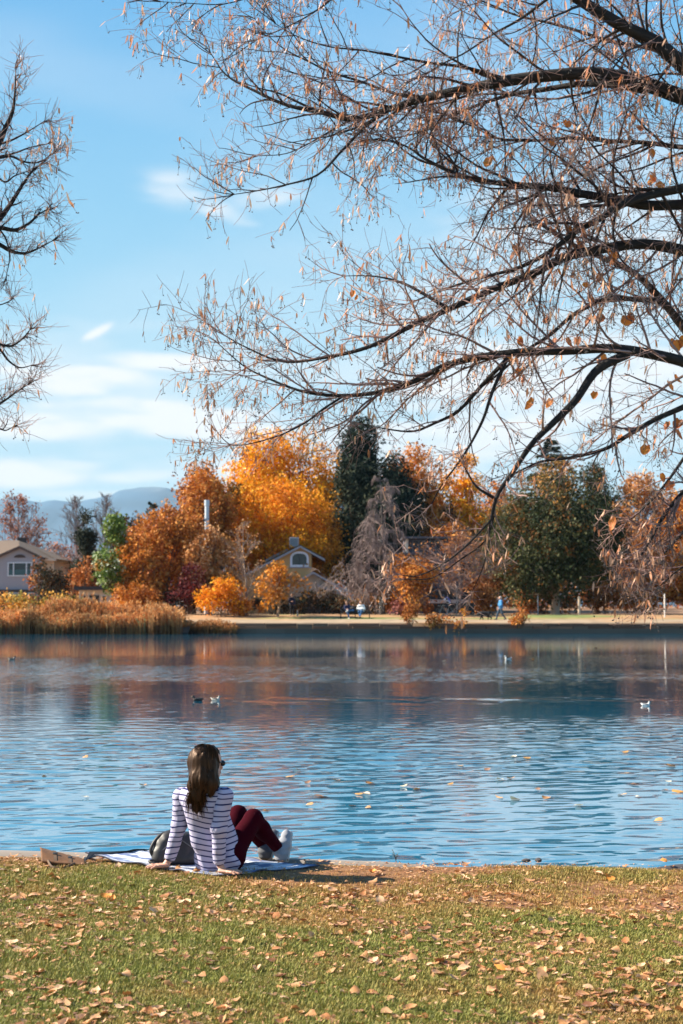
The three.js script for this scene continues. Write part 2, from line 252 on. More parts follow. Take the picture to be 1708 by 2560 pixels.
// ================================================================ the water
const FARZ = -101;
{
  const R = 640, C = 330, b = new MB(), q = rng(77), waves = [];
  for (let i = 0; i < 26; i++) {
    const lam = 0.3 * Math.pow(4, i / 25) * (0.9 + 0.2 * q()), th = (q() + q() + q() - 1.5) * 0.8 + 0.12, k = 2 * Math.PI / lam;
    waves.push({ lam, kx: Math.sin(th) * k, kz: Math.cos(th) * k, a: 0.0062 * (lam < 0.7 ? 1 : 0.7) / k, ph: q() * 6.28, s: q() * 50 });
  }
  const ds = []; for (let r = 0; r <= R; r++) ds.push(1 / lerp(1 / 9.3, 1 / 101.4, r / R));
  for (let r = 0; r <= R; r++) {
    const d = ds[r], dz = d * d * (1 / 9.3 - 1 / 101.4) / R, half = 0.3 * d + 2.5, near = sstep(d, 76, 36), dx = 2 * half / C;
    for (let c = 0; c <= C; c++) {
      const s = c / C * 2 - 1, x = s * half, z = -d;
      const gust = 0.25 + 1.05 * sstep(fbm(x * 0.07 + 3, 0, z * 0.15, 3), 0.36, 0.64), calm = lerp(0.07, 1, near ** 1.4) * gust;
      const wake = Math.exp(-(((d - 29.7 - 0.02 * (x + 5)) / 1.1) ** 2)) * sstep(x, -3.2, -1.5) * sstep(x, 9, 3);
      const patch = 0.55 + 0.9 * n3(x * 0.8, 5, z * 0.45), fade = sstep(1 - Math.abs(s), 0, 0.04);
      let h = 0;
      for (const w of waves) { const f = w.lam / (3.2 * dz), g = w.lam / (3 * dx); if (f < 0.5) continue; h += w.a * sstep(Math.min(f, g * 2), 0.5, 1) * (0.6 + 0.8 * n3(x * 0.35 + w.s, w.s, z * 0.25)) * Math.sin(w.kx * x + w.kz * z + w.ph + 1.4 * n3(x * 0.5, w.s, z * 0.5)); }
      h *= calm * patch * (1 + wake * 1.2);
      h += 0.01 * wake * Math.sin(x * 2 + d * 4);
      const sh = sstep(d, 34, 11); b.v(x, WATER + h * fade, z, (x + 18) / 36, (d - 9) / 100, [0.004 + 0.018 * sh, 0.046 + 0.105 * sh, 0.082 + 0.175 * sh]);   // sky reflection put into the colour: brighter near this bank, darker beyond
    }
  }
  for (let r = 0; r < R; r++) for (let c = 0; c < C; c++) { const a = r * (C + 1) + c; b.q(a, a + 1, a + C + 2, a + C + 1); }
  // quiet water out to the sides
  for (const s of [-1, 1]) for (let r = 0; r < 40; r++) {
    const d0 = lerp(9.3, 101.4, r / 40), d1 = lerp(9.3, 101.4, (r + 1) / 40), A = (d) => s * (0.3 * d + 2.5);
    b.quad(V(A(d0), WATER, -d0), V(s * 140, WATER, -d0), V(s * 140, WATER, -d1), V(A(d1), WATER, -d1), [0.006, 0.06, 0.1]);
  }
  const rough = tex(4, 256, (u, v) => { const d = 9 + 100 * v, k = 255 * (0.025 + 0.03 * sstep(d, 16, 34) + 0.03 * sstep(d, 55, 75)); return [k, k, k]; }, false);
  rough.wrapS = rough.wrapT = THREE.ClampToEdgeWrapping;
  const RW = 1280, RH = 1360, rel = new Float32Array(RW * RH * 4), rw = [];   // ripples finer than the mesh, in metres; they die away in the lee of the far bank
  for (let i = 0; i < 22; i++) { const lam = 0.11 * Math.pow(5, i / 21) * (0.9 + 0.2 * q()), th = (q() + q() + q() - 1.5) * 0.95 + 0.1, k = 2 * Math.PI / lam; rw.push([Math.sin(th) * k, Math.cos(th) * k, 0.0165 / k, q() * 6.28]); }
  for (let r = 0; r < RH; r++) { const d = 9 + 52 * (r + 0.5) / RH, env = sstep(d, 61, 42); for (let c = 0; c < RW; c++) { const x = -18 + 36 * (c + 0.5) / RW, wx = x + 0.25 * n3(x * 0.7, 3, d * 0.7), wz = d + 0.25 * n3(x * 0.7, 8, d * 0.7), gust = (0.2 + 1.05 * sstep(fbm(x * 0.07 + 3, 0, -d * 0.15, 2), 0.36, 0.64)) * (0.45 + n3(x * 0.9, 4, d * 0.9)); let h = 0; for (const w of rw) h += w[2] * Math.sin(w[0] * wx - w[1] * wz + w[3]); const i = (r * RW + c) * 4; rel[i] = rel[i + 1] = rel[i + 2] = 0.5 + h * env * gust / 0.06; rel[i + 3] = 1; } }
  const relief = new THREE.DataTexture(rel, RW, RH, THREE.RGBAFormat, THREE.FloatType); relief.wrapS = relief.wrapT = THREE.MirroredRepeatWrapping; relief.magFilter = THREE.LinearFilter; relief.repeat.set(1, 100 / 52); relief.wrapT = THREE.ClampToEdgeWrapping; relief.needsUpdate = true;
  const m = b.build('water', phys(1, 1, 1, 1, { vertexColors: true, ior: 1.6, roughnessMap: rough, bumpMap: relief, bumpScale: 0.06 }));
  setting(m); m.userData.label = 'rippled pond water mirroring the sky and the autumn trees';
}

// ================================================================ the far bank
const BANKY = WATER + 0.71;
function farY(x, d) { return BANKY + 0.01 + 0.24 * sstep(d, 100.9, 104.4) + 0.32 * sstep(d, 105, 111.5) + 0.35 * sstep(d, 125, 170); }
{
  const tan = [0.36, 0.2, 0.09], grn = [0.16, 0.19, 0.05], pathc = [0.33, 0.235, 0.15], brown = [0.22, 0.12, 0.06];
  const b = new MB(), D = [101.0, 101.5, 102, 102.6, 103.1, 103.6, 104.1, 104.6, 105.1, 105.7, 106.3, 107, 107.7, 108.4, 109.2, 110, 111, 112, 114, 118, 124, 135, 150, 175, 220, 400, 1500, 6000, 14000], N = 240;
  for (const d of D) for (let i = 0; i <= N; i++) {
    const s = i / N * 2 - 1, x = s * (60 + 0.35 * (d - 101)) + (d > 300 ? s * d * 0.6 : 0);
    const n = fbm(x * 0.12, 1, d * 0.6, 3), f = n3(x * 1.7, 3, d * 3);
    let c = d < 105.2 ? pathc : d > 113 ? brown : tan;
    if (d >= 105.2 && d < 112) { const g = sstep(n, 0.44, 0.58) * sstep(x, -9, -4); c = [0, 1, 2].map((k) => lerp(tan[k], grn[k], g)); }
    if (d < 105.2) { const g = sstep(fbm(x * 0.3, 8, d, 2), 0.5, 0.62) * 0.8 + sstep(x, -8, -14); c = [0, 1, 2].map((k) => lerp(pathc[k], tan[k], clamp(g))); }
    c = c.map((k) => k * (0.75 + 0.5 * f));
    const y = farY(x, d) + (d > 105 ? (f - 0.5) * 0.05 : 0);
    b.v(x, d > 300 ? y - 1 : d === 101 ? y - 1.6 : y, -d, x, d, d < 101.4 ? c.map((k) => k * 0.4) : c);
  }
  for (let r = 0; r < D.length - 1; r++) for (let i = 0; i < N; i++) { const a = r * (N + 1) + i; b.q(a, a + 1, a + N + 2, a + N + 1); }
  // under the reeds the bank slopes into the water
  const g = b.build('far_bank', std(1, 1, 1, 0.95, { vertexColors: true })); setting(g); g.userData.label = 'far bank with a pale path, dry grass and leaf litter';
}
{ // low stone retaining wall: a concrete footing and two courses of long dark red stones
  const wall = put(new THREE.Group(), 'retaining_wall'); setting(wall); wall.userData.label = 'low dark stone retaining wall along the far water edge';
  const q = rng(5), mats = [[0.19, 0.085, 0.05], [0.22, 0.10, 0.06], [0.14, 0.07, 0.045], [0.26, 0.13, 0.08], [0.17, 0.105, 0.07]].map((c) => std(...c, 0.95));
  const foot = new MB(), cc = [0.115, 0.09, 0.07];
  for (let i = 0; i < 60; i++) { const x0 = -60 + i * 2, x1 = x0 + 2, y0 = WATER - 0.6, y1 = WATER + 0.34, k = 0.85 + 0.3 * q(), c = cc.map((v) => v * k); foot.quad(V(x0, y0, FARZ + 0.28), V(x1, y0, FARZ + 0.28), V(x1, y1, FARZ + 0.28), V(x0, y1, FARZ + 0.28), c); foot.quad(V(x0, y1, FARZ + 0.28), V(x1, y1, FARZ + 0.28), V(x1, y1, FARZ - 0.05), V(x0, y1, FARZ - 0.05), c); }
  foot.build('footing', std(1, 1, 1, 0.9, { vertexColors: true }), wall);
  const shapes = [1.1, 1.45, 1.75, 2.2].map((w) => new RoundedBoxGeometry(w - 0.035, 1, 0.5, 1, 0.05));
  const widths = [1.1, 1.45, 1.75, 2.2];
  for (const [row, h] of [[0, 0.17], [1, 0.19]]) for (let x = -34 + row * 0.6; x < 34;) {
    const k = Math.floor(q() * 4), top = WATER + 0.34 + 0.175 * row, hh = h * (row ? 0.86 + 0.28 * q() : 1);
    if (!(row && q() < 0.06)) { const s = mesh('stone', shapes[k], mats[Math.floor(q() * 5)], wall, V(x + widths[k] / 2, top + hh / 2, FARZ - 0.06 + (q() - 0.5) * 0.06), [0, (q() - 0.5) * 0.02, (q() - 0.5) * 0.012]); s.scale.y = hh; }
    x += widths[k];
  }
}
{ // mountains behind the trees
  const P = [[-3000, 1275], [-2200, 1238], [-1500, 1262], [-900, 1230], [-500, 1258], [-200, 1240], [0, 1249], [42, 1246], [92, 1255], [134, 1251], [184, 1257], [230, 1242], [268, 1234], [325, 1223], [371, 1215], [413, 1219], [452, 1230], [560, 1246], [700, 1238], [900, 1262], [1200, 1250], [1500, 1236], [1900, 1258], [2400, 1240], [3200, 1262], [4400, 1275]];
  const ridge = (px) => { let i = 0; while (i < P.length - 2 && px > P[i + 1][0]) i++; const a = P[i], c = P[i + 1]; let t = clamp((px - a[0]) / (c[0] - a[0])); t = t * t * (3 - 2 * t); return lerp(a[1], c[1], t); };
  for (const [D0, D1, low, seed, col, label] of [[7200, 9200, 0, 3, [0.035, 0.085, 0.15], 'blue hazy mountain ridge behind the trees'], [4300, 5200, 46, 9, [0.035, 0.07, 0.11], 'darker foothills below the mountain ridge']]) {
    const b = new MB(), NX = 420, NZ = 26;
    for (let j = 0; j <= NZ; j++) for (let i = 0; i <= NX; i++) {
      const px = lerp(-3000, 4400, i / NX), t = j / NZ, D = lerp(D0, D1, t), x = (px - 854) / FPX * D1;
      const top = (1515 - ridge(px + seed * 90 * (low ? 1 : 0)) - low * (1.4 + 2 * fbm(px * 0.01, seed, 2, 3)) ) / FPX * D1 + (fbm(px * 0.03, 0, seed, 4) - 0.5) * 40;
      const rough = (fbm(x * 0.004, seed, D * 0.003, 5) - 0.5) * 110 * Math.sin(Math.PI * t), k = 0.6 + 0.9 * fbm(x * 0.003, 4, D * 0.004, 4), snow = low ? 0 : sstep(top * t + (fbm(x * 0.01, 9, D * 0.01, 3) - 0.5) * 260, 700, 860) * 0.2;
      b.v(x, Math.max(-5, top * Math.pow(t, 0.8) + rough * (1 - t * 0.6)), -D, 0, 0, col.map((v) => lerp(v * k, 0.6, snow)));
    }
    for (let j = 0; j < NZ; j++) for (let i = 0; i < NX; i++) { const a = j * (NX + 1) + i; b.q(a, a + 1, a + NX + 2, a + NX + 1); }
    const m = b.build('mountains', std(1, 1, 1, 1, { vertexColors: true })); setting(m); m.userData.label = label;
  }
}

// ================================================================ houses
function local(o, D, px, py) { return at(px, py, D).sub(o.position); }
function slab(o, D, a, b, depth, t, mat, name, front = 0.4) {        // a roof slope from pixel a to pixel b, running back
  const A = local(o, D, ...a), B = local(o, D, ...b), s = new THREE.Shape();
  s.moveTo(A.x, A.y); s.lineTo(B.x, B.y); s.lineTo(B.x, B.y - t); s.lineTo(A.x, A.y - t); s.closePath();
  const g = new THREE.ExtrudeGeometry(s, { depth: depth + front, bevelEnabled: false }); g.translate(0, 0, -depth);
  return mesh(name, g, mat, o);
}
function prism(o, D, pts, depth, mat, name, z = 0) {
  const s = new THREE.Shape(); pts.forEach(([x, y], i) => { const p = local(o, D, x, y); i ? s.lineTo(p.x, p.y) : s.moveTo(p.x, p.y); }); s.closePath();
  const g = new THREE.ExtrudeGeometry(s, { depth, bevelEnabled: false }); g.translate(0, 0, z - depth); return mesh(name, g, mat, o);
}
const glassDark = std(0.015, 0.025, 0.03, 0.12), glassTeal = std(0.03, 0.09, 0.1, 0.3);
function windowAt(o, D, x0, y0, x1, y1, cols, fm, gm, t = 0.12, z = 0) {
  const A = local(o, D, x0, y1), B = local(o, D, x1, y0), w = B.x - A.x, h = B.y - A.y, f = put(new THREE.Group(), 'window', o); f.position.set(A.x, A.y, z);
  const bars = new MB(), bar = (x, y, ww, hh) => { const z1 = 0.09; const g = [[x, y], [x + ww, y], [x + ww, y + hh], [x, y + hh]]; bars.quad(...g.map(([a, b]) => V(a, b, z1))); for (let k = 0; k < 4; k++) { const [p, r] = [g[k], g[(k + 1) % 4]]; bars.quad(V(p[0], p[1], 0), V(r[0], r[1], 0), V(r[0], r[1], z1), V(p[0], p[1], z1)); } };
  bar(-t, -t, w + 2 * t, t); bar(-t, h, w + 2 * t, t); bar(-t, 0, t, h); bar(w, 0, t, h);
  const cuts = [0, ...cols, 1];
  for (const c of cols) bar(c * w - t / 2, 0, t, h);
  bars.build('window_frame', fm, f);
  for (let k = 0; k < cuts.length - 1; k++) mesh('pane', box((cuts[k + 1] - cuts[k]) * w - t * 0.9, h, 0.04), gm, f, V((cuts[k] + cuts[k + 1]) / 2 * w, h / 2, 0.03));
  return f;
}
{
  const D = 135, o = thing('house', 'grey gabled house with a three-part window behind the orange shrubs', 'house', V(at(30, 1536, D).x, farY(0, D), -D));
  const wall = std(0.34, 0.33, 0.36, 0.9), cream = std(0.6, 0.46, 0.32, 0.85), roofm = std(0.13, 0.09, 0.065, 0.95), fascia = std(0.10, 0.07, 0.06, 0.8), trim = std(0.62, 0.52, 0.4, 0.8), dark = std(0.07, 0.05, 0.045, 0.9);  // gable shade and side wall sunlight are put into the two wall colours
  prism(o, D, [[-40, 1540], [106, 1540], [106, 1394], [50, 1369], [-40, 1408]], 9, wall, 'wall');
  prism(o, D, [[106, 1540], [132, 1540], [132, 1402], [106, 1400]], 8, cream, 'sunlit_side_wall', -0.6);
  prism(o, D, [[100, 1402], [138, 1402], [138, 1396], [100, 1395]], 8.6, trim, 'eave_trim', -0.2);
  slab(o, D, [50, 1365], [112, 1394], 9, 0.22, fascia, 'roof_edge'); slab(o, D, [-48, 1408], [50, 1365], 9, 0.22, fascia, 'roof_edge');
  const R = new MB(), p = (x, y, z) => { const v = local(o, D, x, y); v.z = z; return v; };
  R.quad(p(-60, 1346, -5), p(18, 1344, -5), p(50, 1366, 0), p(-48, 1409, 0.2)); R.quad(p(18, 1344, -5), p(136, 1398, -1), p(112, 1394, 0.2), p(50, 1364.5, 0.3)); R.quad(p(18, 1344, -5), p(150, 1398, -9), p(150, 1398, -1), p(136, 1397, -0.6)); R.quad(p(-60, 1346, -5), p(-60, 1400, -10), p(150, 1398, -9), p(18, 1344, -5));
  R.build('roof', roofm, o);
  windowAt(o, D, 22, 1408, 78, 1438, [0.22, 0.80], std(0.66, 0.7, 0.74, 0.6), glassDark, 0.1);
  for (const [a, b] of [[22.6, 33.8], [36, 65.5], [68, 77.4]]) { const A = local(o, D, a, 1437.5), B = local(o, D, b, 1424); mesh('window_blind', box(B.x - A.x, B.y - A.y, 0.02), glassTeal, o, V((A.x + B.x) / 2, (A.y + B.y) / 2, 0.065)); }
  const v = local(o, D, 50, 1394), s = new THREE.Shape(); s.absellipse(0, 0, 0.55, 0.3, 0, Math.PI); mesh('gable_vent', new THREE.ExtrudeGeometry(s, { depth: 0.06, bevelEnabled: false }), dark, o, V(v.x, v.y, 0.005));
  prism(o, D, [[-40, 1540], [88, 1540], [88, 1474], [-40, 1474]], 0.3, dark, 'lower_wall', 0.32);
  windowAt(o, D, 24, 1484, 46, 1512, [0.5], std(0.4, 0.45, 0.47, 0.6), glassTeal, 0.1, 0.33); windowAt(o, D, 74, 1484, 86, 1512, [], std(0.4, 0.45, 0.47, 0.6), glassTeal, 0.1, 0.33);
  prism(o, D, [[16, 1352], [36, 1352], [36, 1338], [16, 1338]], 0.8, dark, 'chimney', -4.6);
}
{
  const D = 124, o = thing('garden_shed', 'small cream outbuilding with a dark framed door left of the green tree', 'shed', V(at(225, 1530, D).x, farY(0, D), -D));
  const wall = std(0.72, 0.63, 0.52, 0.9), roofm = std(0.05, 0.05, 0.055, 0.9), dark = std(0.03, 0.035, 0.035, 0.7);
  prism(o, D, [[198, 1540], [300, 1540], [300, 1474], [198, 1474]], 5, wall, 'wall');
  slab(o, D, [188, 1466], [310, 1466], 5.4, 0.32, roofm, 'roof', 0.6);
  const dr = put(new THREE.Group(), 'door', o), A = local(o, D, 223, 1528), B = local(o, D, 248, 1488); dr.position.set(A.x, A.y, 0);
  const w = B.x - A.x, h = B.y - A.y; mesh('door_frame', box(w, h, 0.1), dark, dr, V(w / 2, h / 2, 0.03)); mesh('pane', box(w * 0.42, h * 0.78, 0.05), std(0.35, 0.33, 0.3, 0.3), dr, V(w * 0.36, h * 0.46, 0.07));
  windowAt(o, D, 256, 1490, 268, 1506, [], std(0.7, 0.68, 0.64, 0.6), glassDark, 0.09);
  const l = local(o, D, 211, 1494); mesh('wall_lamp', new THREE.CylinderGeometry(0.1, 0.16, 0.32, 8), dark, o, V(l.x, l.y, 0.14));
}
{
  const D = 126, o = thing('stucco_house', 'tan stucco house with an arched gable window under the yellow trees', 'house', V(at(750, 1536, D).x, farY(0, D), -D));
  const wall = std(0.6, 0.34, 0.14, 0.9), low = std(0.4, 0.34, 0.28, 0.9), fas = std(0.36, 0.33, 0.34, 0.8), roofm = std(0.2, 0.16, 0.14, 0.95), white = std(0.75, 0.72, 0.76, 0.7), dark = std(0.03, 0.028, 0.03, 0.9);
  prism(o, D, [[606, 1540], [779, 1540], [779, 1384], [751, 1369], [606, 1441]], 8, wall, 'wall');
  slab(o, D, [592, 1446], [751, 1364], 8.4, 0.2, fas, 'roof_edge'); slab(o, D, [751, 1364], [812, 1397], 8.4, 0.2, fas, 'roof_edge');
  const back = (a, b, z0, z1, name) => { const m = new MB(), p = (q, z) => { const v = local(o, D, ...q); v.z = z; return v; }; m.quad(p(a, z0), p(b, z0), p(b, z1), p(a, z1)); return m.build(name, roofm, o); };
  back([590, 1444.5], [751, 1362], 0.35, -8.4, 'roof'); back([751, 1362], [813, 1395.5], 0.35, -8.4, 'roof');
  slab(o, D, [661, 1397], [730, 1362], 2, 0.22, fas, 'rear_gable', -4); prism(o, D, [[664, 1400], [752, 1400], [752, 1368], [730, 1365]], 0.5, dark, 'rear_wall', -4.2);
  { // evaporative cooler on the roof
    const c = put(new THREE.Group(), 'roof_cooler', o), A = local(o, D, 723, 1366), B = local(o, D, 746, 1342), w = B.x - A.x, h = B.y - A.y; c.position.set(A.x, A.y, -1.2);
    mesh('cabinet', box(w, h, 0.8, 0.03), std(0.5, 0.46, 0.45, 0.7), c, V(w / 2, h / 2, 0)); for (let k = 0; k < 6; k++) mesh('slat', box(w * 0.11, h * 0.8, 0.04), std(0.2, 0.22, 0.24, 0.6), c, V(w * (0.14 + k * 0.144), h * 0.48, 0.41));
  }
  { // arched window
    const f = put(new THREE.Group(), 'window', o), A = local(o, D, 731, 1412), B = local(o, D, 767, 1384), w = B.x - A.x, h = B.y - A.y; f.position.set(A.x, A.y, 0);
    const arch = (m) => { const s = new THREE.Shape(); s.moveTo(-m, -m); s.lineTo(w + m, -m); s.lineTo(w + m, h * 0.52); s.bezierCurveTo(w + m, h * 0.95 + m, w * 0.75, h + m, w / 2, h + m); s.bezierCurveTo(w * 0.25, h + m, -m, h * 0.95 + m, -m, h * 0.52); s.closePath(); return s; };
    const ring = arch(0.19); ring.holes.push(arch(0)); mesh('window_frame', new THREE.ExtrudeGeometry(ring, { depth: 0.12, bevelEnabled: false, curveSegments: 16 }), white, f); mesh('pane', new THREE.ExtrudeGeometry(arch(-0.005), { depth: 0.03, bevelEnabled: false, curveSegments: 16 }), glassDark, f);
    mesh('mullion', box(0.05, h * 0.95, 0.04), dark, f, V(w / 2, h * 0.48, 0.05));
  }
  prism(o, D, [[724, 1420], [779, 1420], [779, 1417], [724, 1417]], 0.06, fas, 'belt_trim', 0.07);
  prism(o, D, [[726, 1540], [860, 1540], [860, 1489], [786, 1437], [726, 1462]], 3.4, low, 'wing_wall', 2.6);
  { const s1 = slab(o, D, [718, 1468], [785, 1431], 0.6, 0.2, fas, 'roof_edge', 3.2), s2 = slab(o, D, [785, 1431], [868, 1477], 0.6, 0.2, fas, 'roof_edge', 3.2); void s1; void s2; }
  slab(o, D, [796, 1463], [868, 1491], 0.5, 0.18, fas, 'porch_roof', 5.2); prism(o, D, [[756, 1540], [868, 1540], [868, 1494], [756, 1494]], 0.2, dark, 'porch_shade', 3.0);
  prism(o, D, [[742, 1495], [868, 1495], [868, 1490], [742, 1490]], 0.3, fas, 'porch_beam', 4.6);
}
{
  const D = 127, o = thing('grey_building', 'dark grey flat-roofed building with cream corner trim behind bare twigs', 'building', V(at(1080, 1536, D).x, farY(0, D), -D));
  const wall = std(0.13, 0.115, 0.13, 0.9), up = std(0.07, 0.062, 0.08, 0.9), cream = std(0.72, 0.6, 0.48, 0.8), band = std(0.12, 0.115, 0.13, 0.8), dark = std(0.02, 0.02, 0.025, 0.5);
  prism(o, D, [[968, 1540], [1225, 1540], [1225, 1384], [968, 1384]], 8, wall, 'wall');
  prism(o, D, [[1012, 1386], [1200, 1386], [1200, 1344], [1012, 1344]], 7, up, 'upper_storey', -0.5);
  prism(o, D, [[1006, 1346], [1206, 1346], [1206, 1341], [1006, 1341]], 7.6, band, 'roof_edge', 0);
  prism(o, D, [[962, 1386], [1230, 1386], [1230, 1382], [962, 1382]], 8.6, band, 'lower_roof_edge', 0.4);
  prism(o, D, [[965, 1490], [977, 1490], [977, 1387], [965, 1387]], 0.3, cream, 'corner_trim', 0.2); prism(o, D, [[1014, 1382], [1021, 1382], [1021, 1347], [1014, 1347]], 0.3, cream, 'corner_trim', -0.3);
  for (const [a, b] of [[1034, 1062], [1076, 1104], [1120, 1150]]) windowAt(o, D, a, 1352, b, 1378, [0.5], band, dark, 0.08, -0.48);
  for (const [a, b] of [[1000, 1030], [1060, 1100], [1150, 1190]]) windowAt(o, D, a, 1405, b, 1440, [0.5], band, dark, 0.08, 0.02);
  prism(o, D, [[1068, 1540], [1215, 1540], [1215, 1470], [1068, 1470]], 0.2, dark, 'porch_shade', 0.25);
  prism(o, D, [[1070, 1508], [1180, 1508], [1180, 1499], [1070, 1499]], 0.2, std(0.45, 0.42, 0.42, 0.8), 'porch_rail', 1.0); prism(o, D, [[1090, 1478], [1120, 1478], [1120, 1473], [1090, 1473]], 0.2, band, 'porch_lintel', 1.0);
}
// ================================================================ trees and plants on the far bank
const PAL = {
  yellow: [[0.88, 0.45, 0.02], [0.84, 0.38, 0.012], [0.64, 0.24, 0.01], [0.92, 0.52, 0.04]],
  gold: [[0.88, 0.38, 0.015], [0.9, 0.44, 0.025], [0.78, 0.28, 0.012], [0.6, 0.2, 0.012]],
  orange: [[0.62, 0.23, 0.03], [0.50, 0.165, 0.022], [0.72, 0.32, 0.07], [0.32, 0.10, 0.02]],
  rust: [[0.52, 0.19, 0.045], [0.38, 0.125, 0.03], [0.64, 0.29, 0.1], [0.24, 0.08, 0.025]],
  tan: [[0.66, 0.33, 0.12], [0.56, 0.24, 0.06], [0.46, 0.2, 0.07], [0.72, 0.42, 0.2]],
  green: [[0.075, 0.125, 0.025], [0.05, 0.09, 0.02], [0.12, 0.16, 0.03], [0.55, 0.62, 0.42], [0.42, 0.2, 0.03]],
  willow: [[0.034, 0.048, 0.016], [0.024, 0.036, 0.012], [0.055, 0.064, 0.02], [0.11, 0.11, 0.045], [0.22, 0.09, 0.02]],
  olive: [[0.06, 0.065, 0.02], [0.1, 0.085, 0.02], [0.30, 0.13, 0.02], [0.5, 0.22, 0.03]],
  red: [[0.13, 0.016, 0.02], [0.09, 0.012, 0.017], [0.22, 0.04, 0.035]],
  redbrown: [[0.40, 0.14, 0.07], [0.30, 0.10, 0.06], [0.5, 0.2, 0.09]],
  conifer: [[0.022, 0.036, 0.024], [0.03, 0.045, 0.03], [0.018, 0.028, 0.02], [0.045, 0.055, 0.03]],
  dark: [[0.05, 0.045, 0.025], [0.09, 0.05, 0.025], [0.16, 0.075, 0.025], [0.035, 0.04, 0.022]],
  shrub: [[0.74, 0.34, 0.05], [0.62, 0.25, 0.03], [0.8, 0.46, 0.1], [0.34, 0.28, 0.06]],
};
function pick(pal, q, p, bias = 0) { const n = fbm(p.x * 0.55 + 31, p.y * 0.55, p.z * 0.55, 2), k = clamp(Math.floor((n * 1.5 - 0.25 + bias + (q() - 0.5) * 0.75) * pal.length), 0, pal.length - 1), c = pal[k], b = 0.8 + 0.4 * q(); return [c[0] * b, c[1] * b, c[2] * b]; }
function scatter(b, q, lobes, n, size, pal, o = {}) {                 // leaves in clusters spread through a crown's lobes
  const w = lobes.map((l) => l[1] ** 2), tot = w.reduce((a, c) => a + c, 0), d = V(0, 0, 0), s = V(0, 0, 0), p = V(0, 0, 0), c0 = V(0, 0, 0);
  for (let made = 0, guard = 0; made < n && guard < n * 3; guard++) {
    let r = q() * tot, k = 0; while (k < w.length - 1 && (r -= w[k]) > 0) k++;
    const [c, R] = lobes[k], dir = sphere(q), rr = R * (0.42 + (q() < 0.1 ? 0.95 : 0.68) * Math.sqrt(q())) * (0.72 + 0.6 * n3(c.x + dir.x * 2.2, c.y + dir.y * 2.2, c.z + dir.z * 2.2));
    c0.copy(c).addScaledVector(dir, rr); if (o.flat) c0.y = c.y + (c0.y - c.y) * o.flat;
    if (o.floor !== undefined && c0.y < o.floor) continue;
    if (n3(c0.x * (o.gf ?? 1.1) + 7, c0.y * (o.gf ?? 1.1), c0.z * (o.gf ?? 1.1)) < (o.gap ?? 0.32) + 0.07) continue;
    const col = pick(typeof pal === 'function' ? pal(c0) : pal, q, c0), m = 4 + Math.floor(q() * 5);
    for (let j = 0; j < m; j++) {
      p.copy(c0).add(V(q() - 0.5, q() - 0.5, q() - 0.5).multiplyScalar(size * 3.2));
      d.copy(sphere(q)); d.y -= o.droop ?? 0.35; d.normalize(); s.copy(sphere(q)).addScaledVector(d, 0).cross(d).normalize();
      const z = size * (0.65 + 0.8 * q()), kk = 0.88 + 0.24 * q(); b.leaf(p, d, s, z, z * (o.slim ?? 0.72), [col[0] * kk, col[1] * kk, col[2] * kk], 0.12); made++;
    }
  }
}
function spot(px, D) { const x = at(px, 1515, D).x; return V(x, farY(x, D) - 0.05, -D); }
function limbTo(b, q, a, e, r0, r1, col, n = 6) { const m = a.clone().lerp(e, 0.5); m.y += (e.y - a.y) * 0.1; m.x += (q() - 0.5) * 0.6; m.z += (q() - 0.5) * 0.6; const P = bez([a, m, e], n); b.tube(P, P.map((_, i) => lerp(r0, r1, i / (P.length - 1))), 5, col); }
